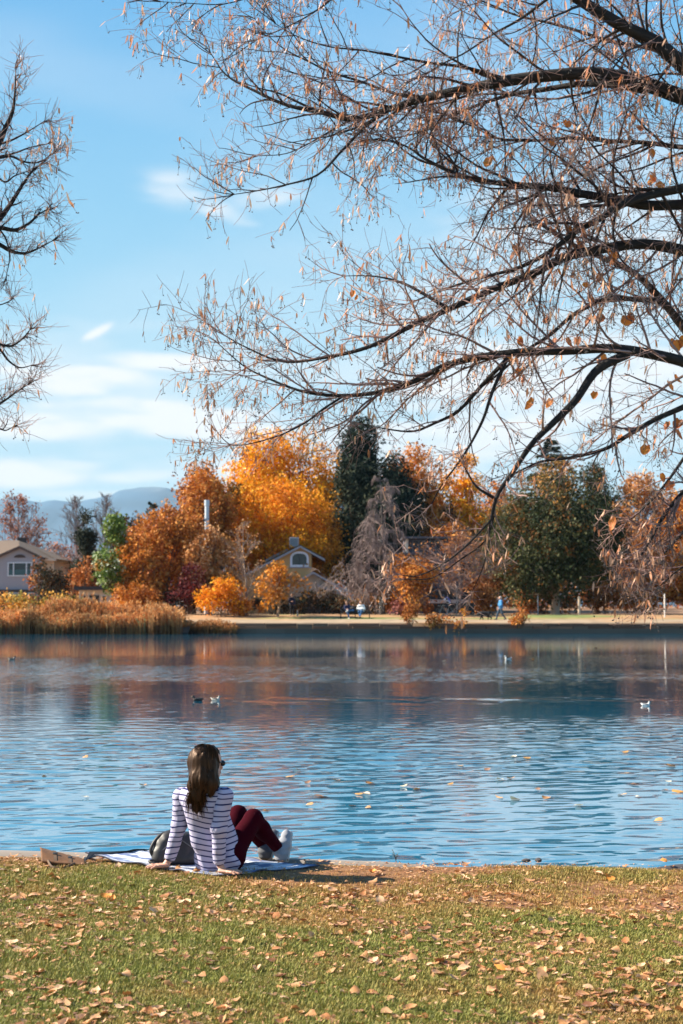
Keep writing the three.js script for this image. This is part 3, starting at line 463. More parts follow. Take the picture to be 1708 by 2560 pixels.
function broadTree(name, label, px, top, wpx, D, pal, o = {}) {
  const base = spot(px, D), t = thing(name, label, o.cat ?? 'tree', base, 0, o.group), q = rng(o.seed ?? px * 7 + top), H = at(px, top, D).y - base.y, W = wpx / FPX * D, lo = (o.lo ?? 0.25) * H;
  const lobes = [], nl = o.lobes ?? 15, cy = (lo + H) / 2, ry = (H - lo) / 2, rx = W / 2;
  const lean = o.lean ?? 0;
  for (let k = 0; k < nl; k++) {
    const d = sphere(q), u = 0.35 + 0.42 * Math.sqrt(q()), yy = d.y * u, narrow = o.cone ? lerp(1, 0.35, clamp((yy + 0.75) / 1.5)) : 1;
    const R = Math.min(rx, ry) * (0.30 + 0.22 * q()) * (o.cone ? lerp(1, 0.6, clamp((yy + 0.7) / 1.4)) : 1);
    lobes.push([V(d.x * u * rx * narrow + lean * yy * rx, cy + yy * ry, d.z * u * rx * 0.9 * narrow), R]);
  }
  lobes.push([V(lean * 0.6 * rx, H - Math.min(rx, ry) * 0.32, 0), Math.min(rx, ry) * 0.32]);
  const tr = new MB(), tc = o.bark ?? [0.12, 0.085, 0.065], r0 = o.trunk ?? 0.018 * H, fork = V((q() - 0.5) * 0.3, Math.max(lo * 0.9, 0.15 * H), (q() - 0.5) * 0.3);
  tr.tube([V(0, -0.2, 0), V(0, 0.15 * fork.y, 0), fork.clone().multiplyScalar(0.6), fork], [r0 * 1.5, r0 * 1.1, r0, r0 * 0.85], 7, tc);
  for (const [c, R] of lobes) limbTo(tr, q, fork, c.clone().addScaledVector(V(c.x, c.y - cy, c.z), 0.15), r0 * 0.5, 0.02, tc);
  for (let k = 0; k < (o.spray ?? 40); k++) { const [c, R] = lobes[Math.floor(q() * lobes.length)], e = c.clone().addScaledVector(sphere(q), R * 1.05), a = c.clone().lerp(fork, 0.35); limbTo(tr, q, a, e, 0.035, 0.012, tc, 4); }
  tr.build('trunk', woodMat, t);
  const size = (o.size ?? 2.5 / (0.4 * FPX) * D) * 1.1, n = Math.round(1.15 * (o.fill ?? 1.25) * (wpx * 0.4) * ((1530 - top) * 0.4) * (1 - (o.lo ?? 0.25) * 0.8));
  const cr = new MB(); scatter(cr, q, lobes, n, size, o.palAt ? (p) => o.palAt(p, H, W) : pal, { gap: o.gap, droop: o.droop, floor: (o.floor ?? 0.1) * H, slim: o.slim, gf: o.gf });
  cr.build('crown', o.needles ? needleMat : leafMat, t);
  return t;
}
function conifer(name, label, px, top, wpx, D, o = {}) {
  const base = spot(px, D), t = thing(name, label, 'conifer', base), q = rng(px * 3 + top), H = at(px, top, D).y - base.y, W = wpx / FPX * D;
  const tr = new MB(); tr.tube([V(0, -0.2, 0), V(0, H * 0.5, 0), V(0, H * 0.97, 0)], [0.02 * H, 0.012 * H, 0.02], 6, [0.1, 0.07, 0.055]); 
  const cr = new MB(), n = Math.round((o.fill ?? 1.3) * wpx * 0.4 * (1530 - top) * 0.4 * 0.6), whorls = Math.round(H * 1.6);
  const R = (u) => W / 2 * (o.round ? Math.sin(Math.PI * Math.pow(1 - u, o.round)) * 0.98 + 0.05 : Math.pow(1 - u, 0.75) * (0.85 + 0.15 * Math.cos(u * 9)));
  const br = []; for (let k = 0; k < whorls * 9; k++) { const u = (o.lo ?? 0.06) + (1 - (o.lo ?? 0.06)) * Math.pow(q(), 1.25); br.push([u, q() * 6.283, (0.6 + 0.55 * q()) * (q() < 0.12 ? 1.25 : 1)]); }
  for (let k = 0; k < br.length; k += 3) { const [u, a, f] = br[k], L = R(u) * f; tr.twig([V(0, u * H, 0), V(Math.cos(a) * L * 0.6, u * H + 0.05 * L, Math.sin(a) * L * 0.6), V(Math.cos(a) * L, u * H - 0.1 * L, Math.sin(a) * L)], 0.05, 0.012, [0.09, 0.065, 0.05]); }
  tr.build('trunk', woodMat, t);
  const size = 3.4 / (0.4 * FPX) * D;
  for (let k = 0; k < n; k++) {
    const [u, a, f] = br[Math.floor(q() * br.length)], L = R(u) * f, s = Math.sqrt(q()) , w = (q() - 0.5) * 0.45 * L * (1.1 - s * 0.6) + (q() - 0.5) * 0.2;
    const p = V(Math.cos(a) * L * s - Math.sin(a) * w, u * H + (o.up ?? 0) * L * s - 0.12 * L * s * s + (q() - 0.5) * 0.25, Math.sin(a) * L * s + Math.cos(a) * w);
    const d = V(Math.cos(a) + (q() - 0.5), (o.up ? 0.9 : -0.25) + (q() - 0.5) * 0.7, Math.sin(a) + (q() - 0.5)).normalize(), sd = sphere(q).cross(d).normalize(), z = size * (0.7 + 0.7 * q());
    cr.leaf(p, d, sd, z, z * 0.38, pick(o.pal ?? PAL.conifer, q, p), 0.15);
  }
  cr.build('crown', needleMat, t);
  return t;
}
function bareTree(name, label, px, top, wpx, D, o = {}) {
  const base = spot(px, D), t = thing(name, label, 'bare tree', base, 0, o.group), q = rng(px * 11 + top), H = at(px, top, D).y - base.y, W = wpx / FPX * D, tr = new MB(), tw = new MB(), col = o.col ?? [0.2, 0.15, 0.135], tips = [];
  const grow = (p, d, len, r, lv) => {
    const pts = [p.clone()], n = 4, dd = d.clone();
    for (let k = 0; k < n; k++) { dd.add(V((q() - 0.5) * 0.35, (q() - 0.5) * 0.3 + (lv < 2 ? 0.06 : o.droop ? -0.28 : 0.02), (q() - 0.5) * 0.35)).normalize(); pts.push(pts[pts.length - 1].clone().addScaledVector(dd, len / n)); }
    const kc = 0.75 + 0.5 * q(), c = col.map((v) => v * kc);
    if (lv < 2) tr.tube(pts, pts.map((_, i) => lerp(r, r * 0.55, i / n)), 5, c); else tw.twig(pts, r, r * 0.4, c);
    if (lv >= (o.levels ?? 4)) { tips.push(pts[n]); return; }
    const m = [0, 5, 5, 5, 4][lv] * (o.dense ?? 1) || 1;
    for (let k = 0; k < m; k++) {
      const s = lerp(0.3, 1, (k + q()) / m), i = Math.min(n - 1, Math.floor(s * n)), pp = pts[i].clone().lerp(pts[i + 1], s * n - i), nd = dd.clone().addScaledVector(sphere(q), 0.95); nd.x *= W / H * 1.6; nd.z *= W / H * 1.6; if (o.droop && lv > 1) nd.y -= 0.6; else nd.y += 0.15;
      grow(pp, nd.normalize(), len * (0.5 + 0.25 * q()), Math.max(r * 0.5, o.thin ?? 0.012), lv + 1);
    }
  };
  const r0 = (o.trunk ?? 0.014) * H, stem = [V(0, -0.2, 0), V((q() - 0.5) * 0.3, H * 0.3, 0), V((q() - 0.5) * 0.5, H * 0.6, (q() - 0.5) * 0.3), V((q() - 0.5) * 0.6, H * 0.93, (q() - 0.5) * 0.3)], P = bez(stem, 14);
  tr.tube(P, P.map((_, i) => lerp(r0, 0.03, i / 14)), 7, o.bark ?? col);
  const m = o.main ?? 26;
  for (let k = 0; k < m; k++) {
    const s = lerp(o.lo ?? 0.22, 0.98, (k + q()) / m), i = Math.min(13, Math.floor(s * 14)), a = q() * 6.283, L = W * 0.5 * (o.cone ? Math.pow(1.06 - s, 0.7) * 1.1 : Math.sin(Math.PI * Math.pow(s, 0.8)) * 0.75 + 0.2) * (0.7 + 0.5 * q());
    grow(P[i].clone(), V(Math.cos(a), o.rise ?? 0.7, Math.sin(a)).normalize(), L * 0.85, lerp(r0 * 0.4, 0.025, s), 1);
  }
  tr.build('trunk', woodMat, t); const g = tw.build('twigs', woodMat, t); setting(g, 'stuff');
  if (o.leaves) { const b = new MB(); const z = 2.4 / (0.4 * FPX) * D; for (let k = 0; k < o.leaves && tips.length; k++) { const p = tips[Math.floor(q() * tips.length)].clone().addScaledVector(sphere(q), 0.25), d = sphere(q); b.leaf(p, d, sphere(q).cross(d).normalize(), z, z * 0.7, pick(o.pal, q, p), 0.1); } b.build('crown', leafMat, t); }
  return t;
}
function shrub(name, label, px, top, wpx, D, pal, o = {}) {
  const base = o.base ?? spot(px, D), t = thing(name, label, o.cat ?? 'shrub', base, 0, o.group), q = rng(px * 13 + top), H = at(px, top, D).y - base.y, W = wpx / FPX * D, lobes = [], nl = o.lobes ?? 9;
  for (let k = 0; k < nl; k++) { const x = (q() - 0.5) * 0.8, y = 0.25 + 0.6 * q() * (1 - Math.abs(x)); lobes.push([V(x * W, y * H, (q() - 0.5) * W * 0.5), Math.min(W, H) * (0.16 + 0.12 * q())]); }
  const st = new MB(); for (let k = 0; k < 14; k++) { const [c] = lobes[k % nl]; st.twig(bez([V((q() - 0.5) * W * 0.3, -0.1, (q() - 0.5) * 0.3), V(c.x * 0.6, c.y * 0.6, c.z * 0.6), V(c.x, c.y + 0.1 * H, c.z)], 4), 0.03, 0.01, [0.13, 0.08, 0.05]); } st.build('stems', woodMat, t);
  const b = new MB(), n = Math.round((o.fill ?? 1.5) * wpx * 0.4 * ((o.basePy ?? 1535) - top) * 0.4); scatter(b, q, lobes, n, o.size ?? 2.3 / (0.4 * FPX) * D, pal, { gap: o.gap ?? 0.25, floor: o.hang ?? 0.02, droop: 0.1, gf: 1.8 });
  b.build('foliage', leafMat, t); return t;
}
// --- the backmost belt: trees that close the gaps
{
  const q = rng(91), b = new MB(), lobes = [];
  for (let k = 0; k < 190; k++) { const px = lerp(-700, 2400, q()), D = lerp(165, 210, q()), left = px < 480, top = left ? lerp(1430, 1385, q()) : lerp(1390, 1230, q() * q() + (px > 1500 ? 0.2 : 0)), s = at(px, top, D), R = 1.6 + 1.6 * q(); for (let y = s.y - R; y > 1.5; y -= R * 1.2) lobes.push([V(s.x + (q() - 0.5) * 2, y, -D), R * (0.9 + 0.4 * q())]); }
  scatter(b, q, lobes, 45000, 0.5, (p) => (n3(p.x * 0.08, 2, p.z * 0.08) < 0.42 ? PAL.dark : n3(p.x * 0.1, 9, p.z * 0.1) < 0.55 ? PAL.redbrown : PAL.rust), { gap: 0.2, gf: 0.5 });
  const m = b.build('distant_trees', leafMat); setting(m, 'stuff'); m.userData.label = 'mixed brown trees far behind the park';
}
// --- left
bareTree('bare_tree', 'thin red-brown leafed tree rising behind the grey house', 48, 1222, 170, 158, { col: [0.22, 0.13, 0.11], leaves: 1500, pal: PAL.redbrown, main: 34, levels: 3, thin: 0.036 });
bareTree('bare_tree', 'tall leafless tree left of the dark cypress before the mountain', 190, 1218, 150, 150, { col: [0.16, 0.13, 0.13], main: 34, levels: 3, thin: 0.026, rise: 1.3 });
bareTree('bare_tree', 'leafless tree behind the dark cypress and the green tree', 262, 1216, 150, 152, { col: [0.16, 0.13, 0.13], main: 34, levels: 3, thin: 0.026, rise: 1.2 });
bareTree('bare_tree', 'low bare pinkish tree between grey house and cypress', 150, 1352, 150, 142, { col: [0.32, 0.22, 0.2], main: 22, levels: 3, thin: 0.022, lo: 0.1, leaves: 500, pal: PAL.redbrown });
broadTree('cypress_tree', 'dark pointed cypress beside the grey house', 212, 1282, 84, 136, PAL.conifer, { cat: 'cypress', lo: 0.02, floor: 0.01, fill: 3.2, lobes: 34, cone: true, needles: true, gap: 0.14, slim: 0.4, droop: -0.8, palAt: () => [[0.035, 0.045, 0.028], [0.055, 0.06, 0.035], [0.025, 0.034, 0.022]] });
broadTree('brush_tree', 'dark reddish brush on the skyline below the peak', 330, 1292, 150, 150, PAL.dark, { lo: 0.05, palAt: (p) => (p.x > 1 && n3(p.x, p.y, 3) > 0.4 ? PAL.redbrown : PAL.dark), gap: 0.3 });
conifer('conifer_tree', 'small dark conifer tip on the skyline right of the green tree', 378, 1262, 60, 156, { round: 0.7, up: 0.3 });
broadTree('rust_tree', 'small rust coloured tree between cypress and green tree', 203, 1398, 80, 131, PAL.rust, { lo: 0.1, gap: 0.3, lean: 0.5 });
broadTree('young_green_tree', 'young green tree with pale highlights in its leaf colours beside the outbuilding', 282, 1290, 134, 114, PAL.green, { lo: 0.24, cone: true, bark: [0.09, 0.075, 0.06], trunk: 0.13, lobes: 20, gap: 0.30, fill: 1.9, palAt: (p, H, W) => (n3(p.x * 4.2, p.y * 4.2, p.z * 4.2) > 0.66 ? [[0.6, 0.68, 0.42], [0.7, 0.76, 0.56], [0.18, 0.24, 0.05]] : n3(p.x * 1.5, p.y * 1.5, 8) > 0.68 ? [[0.45, 0.2, 0.03], [0.2, 0.17, 0.03]] : [[0.12, 0.19, 0.03], [0.08, 0.14, 0.022], [0.18, 0.25, 0.045]]) });  // the bright highlights are put in as pale leaf colours
broadTree('dark_leaf_tree', 'small dark brown tree in front of the grey house wall', 110, 1400, 120, 112, PAL.dark, { lo: 0.05, lean: -0.4, gap: 0.36, fill: 1.1, palAt: (p, H) => (p.x < -0.6 ? PAL.rust : PAL.dark) });
// --- the big orange group
broadTree('orange_tree', 'tall orange-brown tree behind the pale flue pipe', 505, 1146, 210, 130, PAL.orange, { lo: 0.12, fill: 1.55, lobes: 20, gap: 0.34, size: 0.24 });
broadTree('orange_tree', 'broad orange-brown tree right of the green tree', 418, 1268, 220, 118, PAL.orange, { lo: 0.06, fill: 1.5, lobes: 22, gap: 0.3, size: 0.22 });
broadTree('orange_tree', 'orange-brown tree filling the middle of the orange group', 485, 1240, 150, 126, PAL.orange, { lo: 0.06, fill: 1.5, lobes: 20, gap: 0.3 });
broadTree('orange_tree', 'orange-brown tree low on the slope beside the green tree', 345, 1330, 130, 113, PAL.orange, { lo: 0.04, fill: 1.4, gap: 0.3, size: 0.21 });
broadTree('tan_orange_tree', 'pale tan-orange tree in front of the flue pipe', 525, 1318, 150, 116, PAL.tan, { lo: 0.08, fill: 1.3, gap: 0.36, size: 0.21, spray: 90 });
broadTree('rust_tree', 'dark rust tree standing behind the tall orange one', 590, 1210, 120, 138, PAL.olive, { lo: 0.1, gap: 0.3 });
shrub('red_shrub', 'deep red shrub at the foot of the orange trees', 478, 1408, 82, 111, PAL.red, { lobes: 12, gap: 0.34 });
shrub('orange_shrub', 'orange shrub beside the reeds below the green tree', 345, 1450, 120, 110, PAL.orange, {});
bareTree('bare_tree', 'grey bare tree left of the stucco house', 612, 1292, 130, 113, { col: [0.26, 0.19, 0.15], main: 18, levels: 3, thin: 0.016, lo: 0.12, rise: 1.0, leaves: 250, pal: PAL.tan });
shrub('yellow_shrub', 'bright yellow-orange shrub at the path left of the stucco house', 558, 1432, 110, 109, PAL.gold, { lobes: 12 });
shrub('yellow_shrub', 'low orange shrub right of the bright yellow one', 612, 1478, 90, 109.5, PAL.orange, {});
// --- centre
broadTree('yellow_tree', 'tallest golden yellow tree behind the stucco house', 735, 1074, 290, 142, PAL.yellow, { lo: 0.3, fill: 1.7, lobes: 24, gap: 0.33, size: 0.24, lean: -0.15 });
broadTree('yellow_tree', 'golden yellow tree on the left shoulder of the tallest one', 640, 1128, 160, 139, PAL.yellow, { lo: 0.25, fill: 1.5, lobes: 18, gap: 0.36, size: 0.24 });
broadTree('yellow_tree', 'rounded orange-yellow tree just behind the stucco house roof', 728, 1200, 250, 131, PAL.gold, { lo: 0.18, fill: 1.9, lobes: 26, gap: 0.26, size: 0.2, palAt: (p, H) => (p.y < H * 0.45 || p.x > 3.2 ? [[0.6, 0.24, 0.02], [0.5, 0.18, 0.015], [0.72, 0.32, 0.03]] : PAL.gold) });
broadTree('spruce_tree', 'dark green-black conifer towering beside the yellow tree', 905, 1050, 230, 136, PAL.conifer, { lo: 0.05, fill: 2.6, lobes: 38, cone: true, needles: true, gap: 0.2, slim: 0.4, size: 0.34, droop: 0.5 });
broadTree('spruce_tree', 'lower dark conifer right of the towering one', 985, 1140, 150, 134, PAL.conifer, { lo: 0.05, fill: 2.2, lobes: 24, needles: true, gap: 0.25, slim: 0.4, size: 0.32 });
bareTree('weeping_bare_tree', 'grey-pink weeping bare tree with a dark trunk behind the benches', 957, 1148, 185, 113, { col: [0.235, 0.17, 0.155], bark: [0.06, 0.05, 0.045], trunk: 0.022, main: 54, levels: 4, dense: 0.8, thin: 0.0155, lo: 0.14, cone: true, droop: true, rise: 0.35 });
bareTree('weeping_bare_tree', 'low grey-pink bare tree leaning over the porch roof', 872, 1400, 190, 115, { col: [0.25, 0.18, 0.16], trunk: 0.02, main: 17, levels: 3, thin: 0.016, lo: 0.2, droop: true, rise: 0.5 });
broadTree('small_orange_tree', 'small thin orange-leafed tree in front of the stucco house', 694, 1408, 150, 108.5, PAL.yellow, { lo: 0.22, fill: 0.55, gap: 0.42, size: 0.22, trunk: 0.11, spray: 80, bark: [0.3, 0.2, 0.13], palAt: () => [[0.72, 0.30, 0.03], [0.6, 0.22, 0.02], [0.5, 0.22, 0.06]] });
// --- right of centre
broadTree('mixed_tree', 'half bare orange and dark tree right of the conifers', 1045, 1118, 230, 140, PAL.olive, { lo: 0.06, fill: 1.4, lobes: 24, gap: 0.36, spray: 100, palAt: (p, H, W) => (p.x > 0.8 || p.y > H * 0.72 ? PAL.orange : PAL.olive) });
broadTree('yellow_tree', 'slim golden tree glimpsed through the hanging twigs', 1165, 1138, 150, 142, PAL.yellow, { lo: 0.05, fill: 1.3, lobes: 22, gap: 0.36, spray: 90, palAt: (p, H) => (p.y > H * 0.55 ? PAL.yellow : PAL.orange) });
broadTree('mixed_tree', 'dark rust tree before the grey building', 1125, 1265, 150, 133, PAL.rust, { lo: 0.1, gap: 0.33, palAt: (p) => (n3(p.x * 0.7, p.y * 0.7, 5) > 0.5 ? PAL.orange : PAL.dark) });
broadTree('small_orange_tree', 'small rusty orange tree left of the cyclist', 1030, 1388, 150, 110.5, PAL.orange, { lo: 0.12, fill: 1.1, gap: 0.38, trunk: 0.08, spray: 70 });
bareTree('bare_tree', 'pinkish brown thin tree behind the cyclist', 1150, 1330, 190, 113.5, { col: [0.34, 0.21, 0.17], main: 30, levels: 3, thin: 0.018, lo: 0.2, leaves: 1500, pal: PAL.rust });
broadTree('rust_shrub_tree', 'low rust shrub behind the man walking', 1205, 1440, 110, 114, PAL.rust, { lo: 0.02, gap: 0.3, fill: 1.3 });
conifer('conifer_tree', 'dark conifer spire behind the big green tree', 1382, 1096, 120, 158, { fill: 3.2, round: 0.75 });
broadTree('big_green_tree', 'big dark green tree with pale leaning trunk at the path', 1388, 1180, 345, 117, PAL.willow, { lo: 0.05, floor: 0.06, fill: 2.9, lobes: 64, gap: 0.1, size: 0.22, trunk: 0.34, bark: [0.4, 0.32, 0.25], lean: 0.18, slim: 0.55,
  palAt: (p, H, W) => { const k = p.y / H - p.x / W * 0.35 + (n3(p.x * 0.6, p.y * 0.6, p.z * 0.6) - 0.5) * 0.5; return k > 0.94 ? [[0.42, 0.17, 0.035], [0.28, 0.14, 0.03], [0.14, 0.11, 0.03], [0.5, 0.24, 0.06]] : p.x < -W * 0.22 && n3(p.x, p.y, p.z) > 0.5 ? [[0.12, 0.12, 0.04], [0.07, 0.08, 0.022], [0.19, 0.18, 0.09]] : PAL.willow; } });  // leaves on the left are paler, sunlight put into their colour
broadTree('dark_green_tree', 'dark green tree at the right shoulder of the big green one', 1490, 1166, 150, 124, PAL.conifer, { lo: 0.04, fill: 2.6, lobes: 30, gap: 0.25, cone: true, palAt: () => [[0.022, 0.032, 0.012], [0.03, 0.038, 0.015], [0.015, 0.022, 0.01], [0.08, 0.055, 0.02]] });
broadTree('pale_orange_tree', 'pale tan-orange tree at the right edge beyond the path', 1610, 1188, 210, 123, PAL.tan, { lo: 0.08, fill: 1.15, gap: 0.38, spray: 160, bark: [0.28, 0.2, 0.15], size: 0.22 });
broadTree('pale_orange_tree', 'orange tree at the right end of the far path', 1720, 1230, 180, 119, PAL.orange, { lo: 0.06, fill: 1.1, gap: 0.36, spray: 120 });
broadTree('pale_orange_tree', 'orange tree beyond the right edge of the picture', 1880, 1200, 240, 125, PAL.orange, { lo: 0.06, fill: 0.8, gap: 0.3 });
broadTree('mixed_tree', 'brown-orange tree filling the gap left of the big green tree', 1235, 1205, 190, 146, PAL.olive, { lo: 0.04, fill: 1.4, lobes: 24, spray: 80, palAt: (p, H) => (p.y > H * 0.5 ? PAL.orange : PAL.olive) });
broadTree('mixed_tree', 'dark orange tree between the yellow tree and the towering conifer', 815, 1190, 130, 145, PAL.olive, { lo: 0.05, fill: 1.3 });
broadTree('mixed_tree', 'dim rust tree behind the grey building', 1090, 1215, 170, 148, PAL.olive, { lo: 0.04, fill: 1.4, lobes: 22 });
shrub('orange_shrub', 'rust-red undergrowth bush right of the pale trunk', 1370, 1462, 170, 120, PAL.rust, { lobes: 14 });
shrub('orange_shrub', 'orange-brown bush behind the white posts', 1500, 1446, 190, 121, PAL.rust, { lobes: 14 });
shrub('orange_shrub', 'orange bush at the right end of the far lawn', 1640, 1430, 190, 120, PAL.orange, { lobes: 14 });
shrub('orange_shrub', 'brown bush between benches and grey building', 1010, 1470, 150, 114, PAL.rust, { lobes: 12 });
shrub('red_shrub', 'pinkish red bush right of the dark weeping trunk', 1000, 1492, 50, 111, [[0.42, 0.14, 0.13], [0.34, 0.1, 0.09], [0.5, 0.22, 0.18]], {});
shrub('dark_shrub', 'dark green hedge bush beneath the porch roof', 800, 1478, 170, 116, PAL.dark, { lobes: 14 });
shrub('dark_shrub', 'dark bush under the small orange tree', 690, 1490, 150, 113, PAL.dark, { lobes: 12 });
shrub('dark_shrub', 'dark bush under the orange trees', 440, 1470, 150, 114, PAL.dark, { lobes: 12 });
shrub('dark_shrub', 'brown-green bush behind the seated pair', 915, 1482, 150, 117, PAL.olive, { lobes: 12 });
// --- reeds and shrubs at the left end of the water
{
  const q = rng(17), b = new MB(), cols = [[0.72, 0.34, 0.10], [0.6, 0.24, 0.06], [0.8, 0.45, 0.17], [0.42, 0.16, 0.04]];
  for (let k = 0; k < 9; k++) {
    const a = (q() - 0.5) * 0.5, e = (q() - 0.5) * 0.5, h = 1.3 + 0.9 * q(), x = (q() - 0.5) * 0.4, z = (q() - 0.5) * 0.4, c = cols[k % 4], w = 0.022 + 0.012 * q();
    const P = [V(x, -0.2, z), V(x + a * 0.25, h * 0.55, z + e * 0.25), V(x + a * 0.75, h, z + e * 0.75)];
    for (let i = 0; i < 2; i++) b.quad(P[i].clone().add(V(-w * (1 - i * 0.3), 0, w * 0.4)), P[i].clone().add(V(w * (1 - i * 0.3), 0, -w * 0.4)), P[i + 1].clone().add(V(w * (0.7 - i * 0.5), 0, 0)), P[i + 1].clone().add(V(-w * (0.7 - i * 0.5), 0, 0)), i ? c : c.map((v) => v * 0.5));
    if (k < 5) for (let j = 0; j < 4; j++) { const d = V(a + (q() - 0.5), 0.8, e + (q() - 0.5)).normalize(); b.leaf(P[2].clone().add(V((q() - 0.5) * 0.1, -0.2 * q(), (q() - 0.5) * 0.1)), d, sphere(q).cross(d).normalize(), 0.3, 0.07, cols[(j + k) % 4], 0.2); }
  }
  const N = 3000, im = new THREE.InstancedMesh(b.geometry(), phys(1, 1, 1, 0.9, { vertexColors: true, transmission: 0.25, thickness: 0 }), N), M = new THREE.Matrix4(), Q = new THREE.Quaternion(), C = new THREE.Color();
  for (let k = 0; k < N; k++) {
    const thick = q() < 0.9, px = thick ? lerp(-420, 452, q()) : lerp(440, 585, Math.pow(q(), 1.4)), D = thick ? lerp(98.2, 101.6, q()) : lerp(100.2, 101.2, q()), x = at(px, 1515, D).x, h = (thick ? 0.78 + 0.42 * fbm(x * 0.5, 1, D, 2) + 0.12 * q() : 0.5 + 0.25 * q()) * (D > 100.5 ? 0.62 : 0.56) * (0.62 + 0.75 * n3(x * 0.55, 7, D * 0.9)) * (q() < 0.08 ? 1.25 : 1);
    Q.setFromAxisAngle(V(0, 1, 0), q() * 6.283); im.setMatrixAt(k, M.compose(V(x, WATER - 0.05 + (D > 100.6 && thick ? 0.45 : 0), -D), Q, V(1, h, 1)));
    const t = 0.55 + 0.75 * fbm(x * 0.8, 4, D * 0.8, 2), g = q() < 0.02 ? 1 : 0; im.setColorAt(k, C.setRGB(t * (g ? 0.5 : 1), t, t * (g ? 1.2 : 1)));
  }
  put(im, 'reeds'); setting(im, 'stuff'); im.userData.label = 'dense golden-brown reeds along the left end of the far water edge';
  const sb = new MB(); for (let i = 0; i < 40; i++) { const x0 = lerp(-60, -10.6, i / 40), x1 = lerp(-60, -10.6, (i + 1) / 40), z = (x) => -98.6 - (n3(x * 0.4, 2, 2) - 0.5) * 1.2; sb.quad(V(x0, WATER - 0.15, z(x0) + 0.5), V(x1, WATER - 0.15, z(x1) + 0.5), V(x1, WATER + 0.12, z(x1)), V(x0, WATER + 0.12, z(x0)), [0.05, 0.035, 0.025]); sb.quad(V(x0, WATER + 0.12, z(x0)), V(x1, WATER + 0.12, z(x1)), V(x1, WATER + 0.95, -101.6), V(x0, WATER + 0.95, -101.6), [0.09, 0.055, 0.035]); }
  const m = sb.build('reed_bank', std(1, 1, 1, 1, { vertexColors: true })); setting(m); m.userData.label = 'dark muddy bank beneath the reeds';
}
shrub('willow_shrub', 'yellow-green and orange shrub at the far left of the reeds', 38, 1478, 120, 102.5, PAL.shrub, { lobes: 14, fill: 2 });
shrub('willow_shrub', 'orange shrub standing in the reeds right of the grey house', 150, 1470, 110, 103, PAL.shrub, { lobes: 12, fill: 1.6 });
// --- small bushes growing out of the stone wall
for (const [px, top, w, l] of [[1025, 1500, 46, 'tall thin orange bush sprouting from the wall top before the small rusty tree'], [1098, 1528, 60, 'orange bush hanging over the wall below the cyclist'], [1148, 1548, 30, 'smallest orange tuft hanging over the wall'], [1302, 1522, 52, 'orange bush on the wall below the pale trunk']])
  shrub('wall_bush', l, px, top, w, 101.2, PAL.orange, { base: V(at(px, 1515, 101.2).x, BANKY - 0.35, -100.9), lobes: 7, hang: -0.2, gap: 0.34, basePy: 1575, fill: 1.3, cat: 'bush', size: 0.15 });
shrub('yellow_bush', 'tiny bright yellow plant beside the black bin', 1163, 1520, 22, 108.5, PAL.gold, { lobes: 4, cat: 'plant', size: 0.14 });

// ================================================================ people and furniture on the far bank
const cloth = (r, g, b) => std(r, g, b, 0.9);
const SKIN = std(0.52, 0.28, 0.19, 0.6), HAIRD = std(0.03, 0.018, 0.012, 0.6);
function figure(label, pos, turn, g, group) {                        // g: capsules by part name
  const o = thing('person', label, 'person', pos, turn, group), all = [];
  for (const k of Object.keys(g)) for (const [a, b, r, s = r] of g[k]) all.push([a, b, r * 0.9, s * 0.9]);
  mesh('body', body(all, 0.032, 0.05), SKIN, o);
  for (const k of Object.keys(g)) if (k === 'shoes') for (const c of g[k]) mesh('shoe', body([c], 0.025, 0.03), SKIN, o); else if (k !== 'skin') mesh(k, body(g[k], 0.03, 0.05), SKIN, o);
  return o;
}
const face = (c) => [[c, c.clone().add(V(0, -0.05, 0.015)), 0.1, 0.075], [c.clone().add(V(0, -0.02, 0.09)), c.clone().add(V(0, -0.03, 0.105)), 0.018]];
{ // the man walking to the left with a dog
  const p = spot(1252, 104.2), j = cloth(0.04, 0.2, 0.42), tr = cloth(0.04, 0.07, 0.11), sh = cloth(0.06, 0.06, 0.07);
  figure('grey-haired person in a blue jacket walking a black dog along the far path', p, -Math.PI / 2 + 0.25, {
    skin: [...face(V(0, 1.62, 0.05)), [V(0, 1.45, 0), V(0, 1.55, 0.03), 0.055], [V(-0.2, 0.84, 0.16), V(-0.19, 0.77, 0.2), 0.04], [V(0.24, 0.95, 0.28), V(0.22, 0.93, 0.36), 0.04]],
    jacket: [[V(-0.13, 1.38, 0), V(0.13, 1.38, 0), 0.11], [V(-0.08, 1.15, 0.02), V(0.08, 1.15, 0.02), 0.15], [V(-0.08, 0.95, 0), V(0.08, 0.95, 0), 0.15], [V(-0.2, 1.38, 0), V(-0.25, 1.1, -0.04), 0.07, 0.055], [V(-0.25, 1.1, -0.04), V(-0.21, 0.88, 0.12), 0.055, 0.045], [V(0.2, 1.38, 0), V(0.26, 1.12, 0.02), 0.07, 0.055], [V(0.26, 1.12, 0.02), V(0.24, 0.97, 0.24), 0.055, 0.045]], trousers: [[V(-0.09, 0.9, 0), V(-0.1, 0.5, 0.2), 0.1, 0.075], [V(-0.1, 0.5, 0.2), V(-0.1, 0.1, 0.3), 0.07, 0.055], [V(0.09, 0.9, 0), V(0.1, 0.5, -0.06), 0.1, 0.075], [V(0.1, 0.5, -0.06), V(0.1, 0.14, -0.33), 0.07, 0.055]],
    shoes: [[V(-0.1, 0.06, 0.28), V(-0.1, 0.05, 0.46), 0.055, 0.045], [V(0.1, 0.11, -0.36), V(0.1, 0.05, -0.2), 0.055, 0.045]], hair: [[V(0, 1.68, 0.02), V(0, 1.62, -0.02), 0.09, 0.085]],
  }).children.forEach((c) => { c.material = { jacket: j, trousers: tr, shoe: sh, hair: std(0.5, 0.44, 0.4, 0.7) }[c.name.replace(/_\d+$/, '')] ?? c.material; });
}
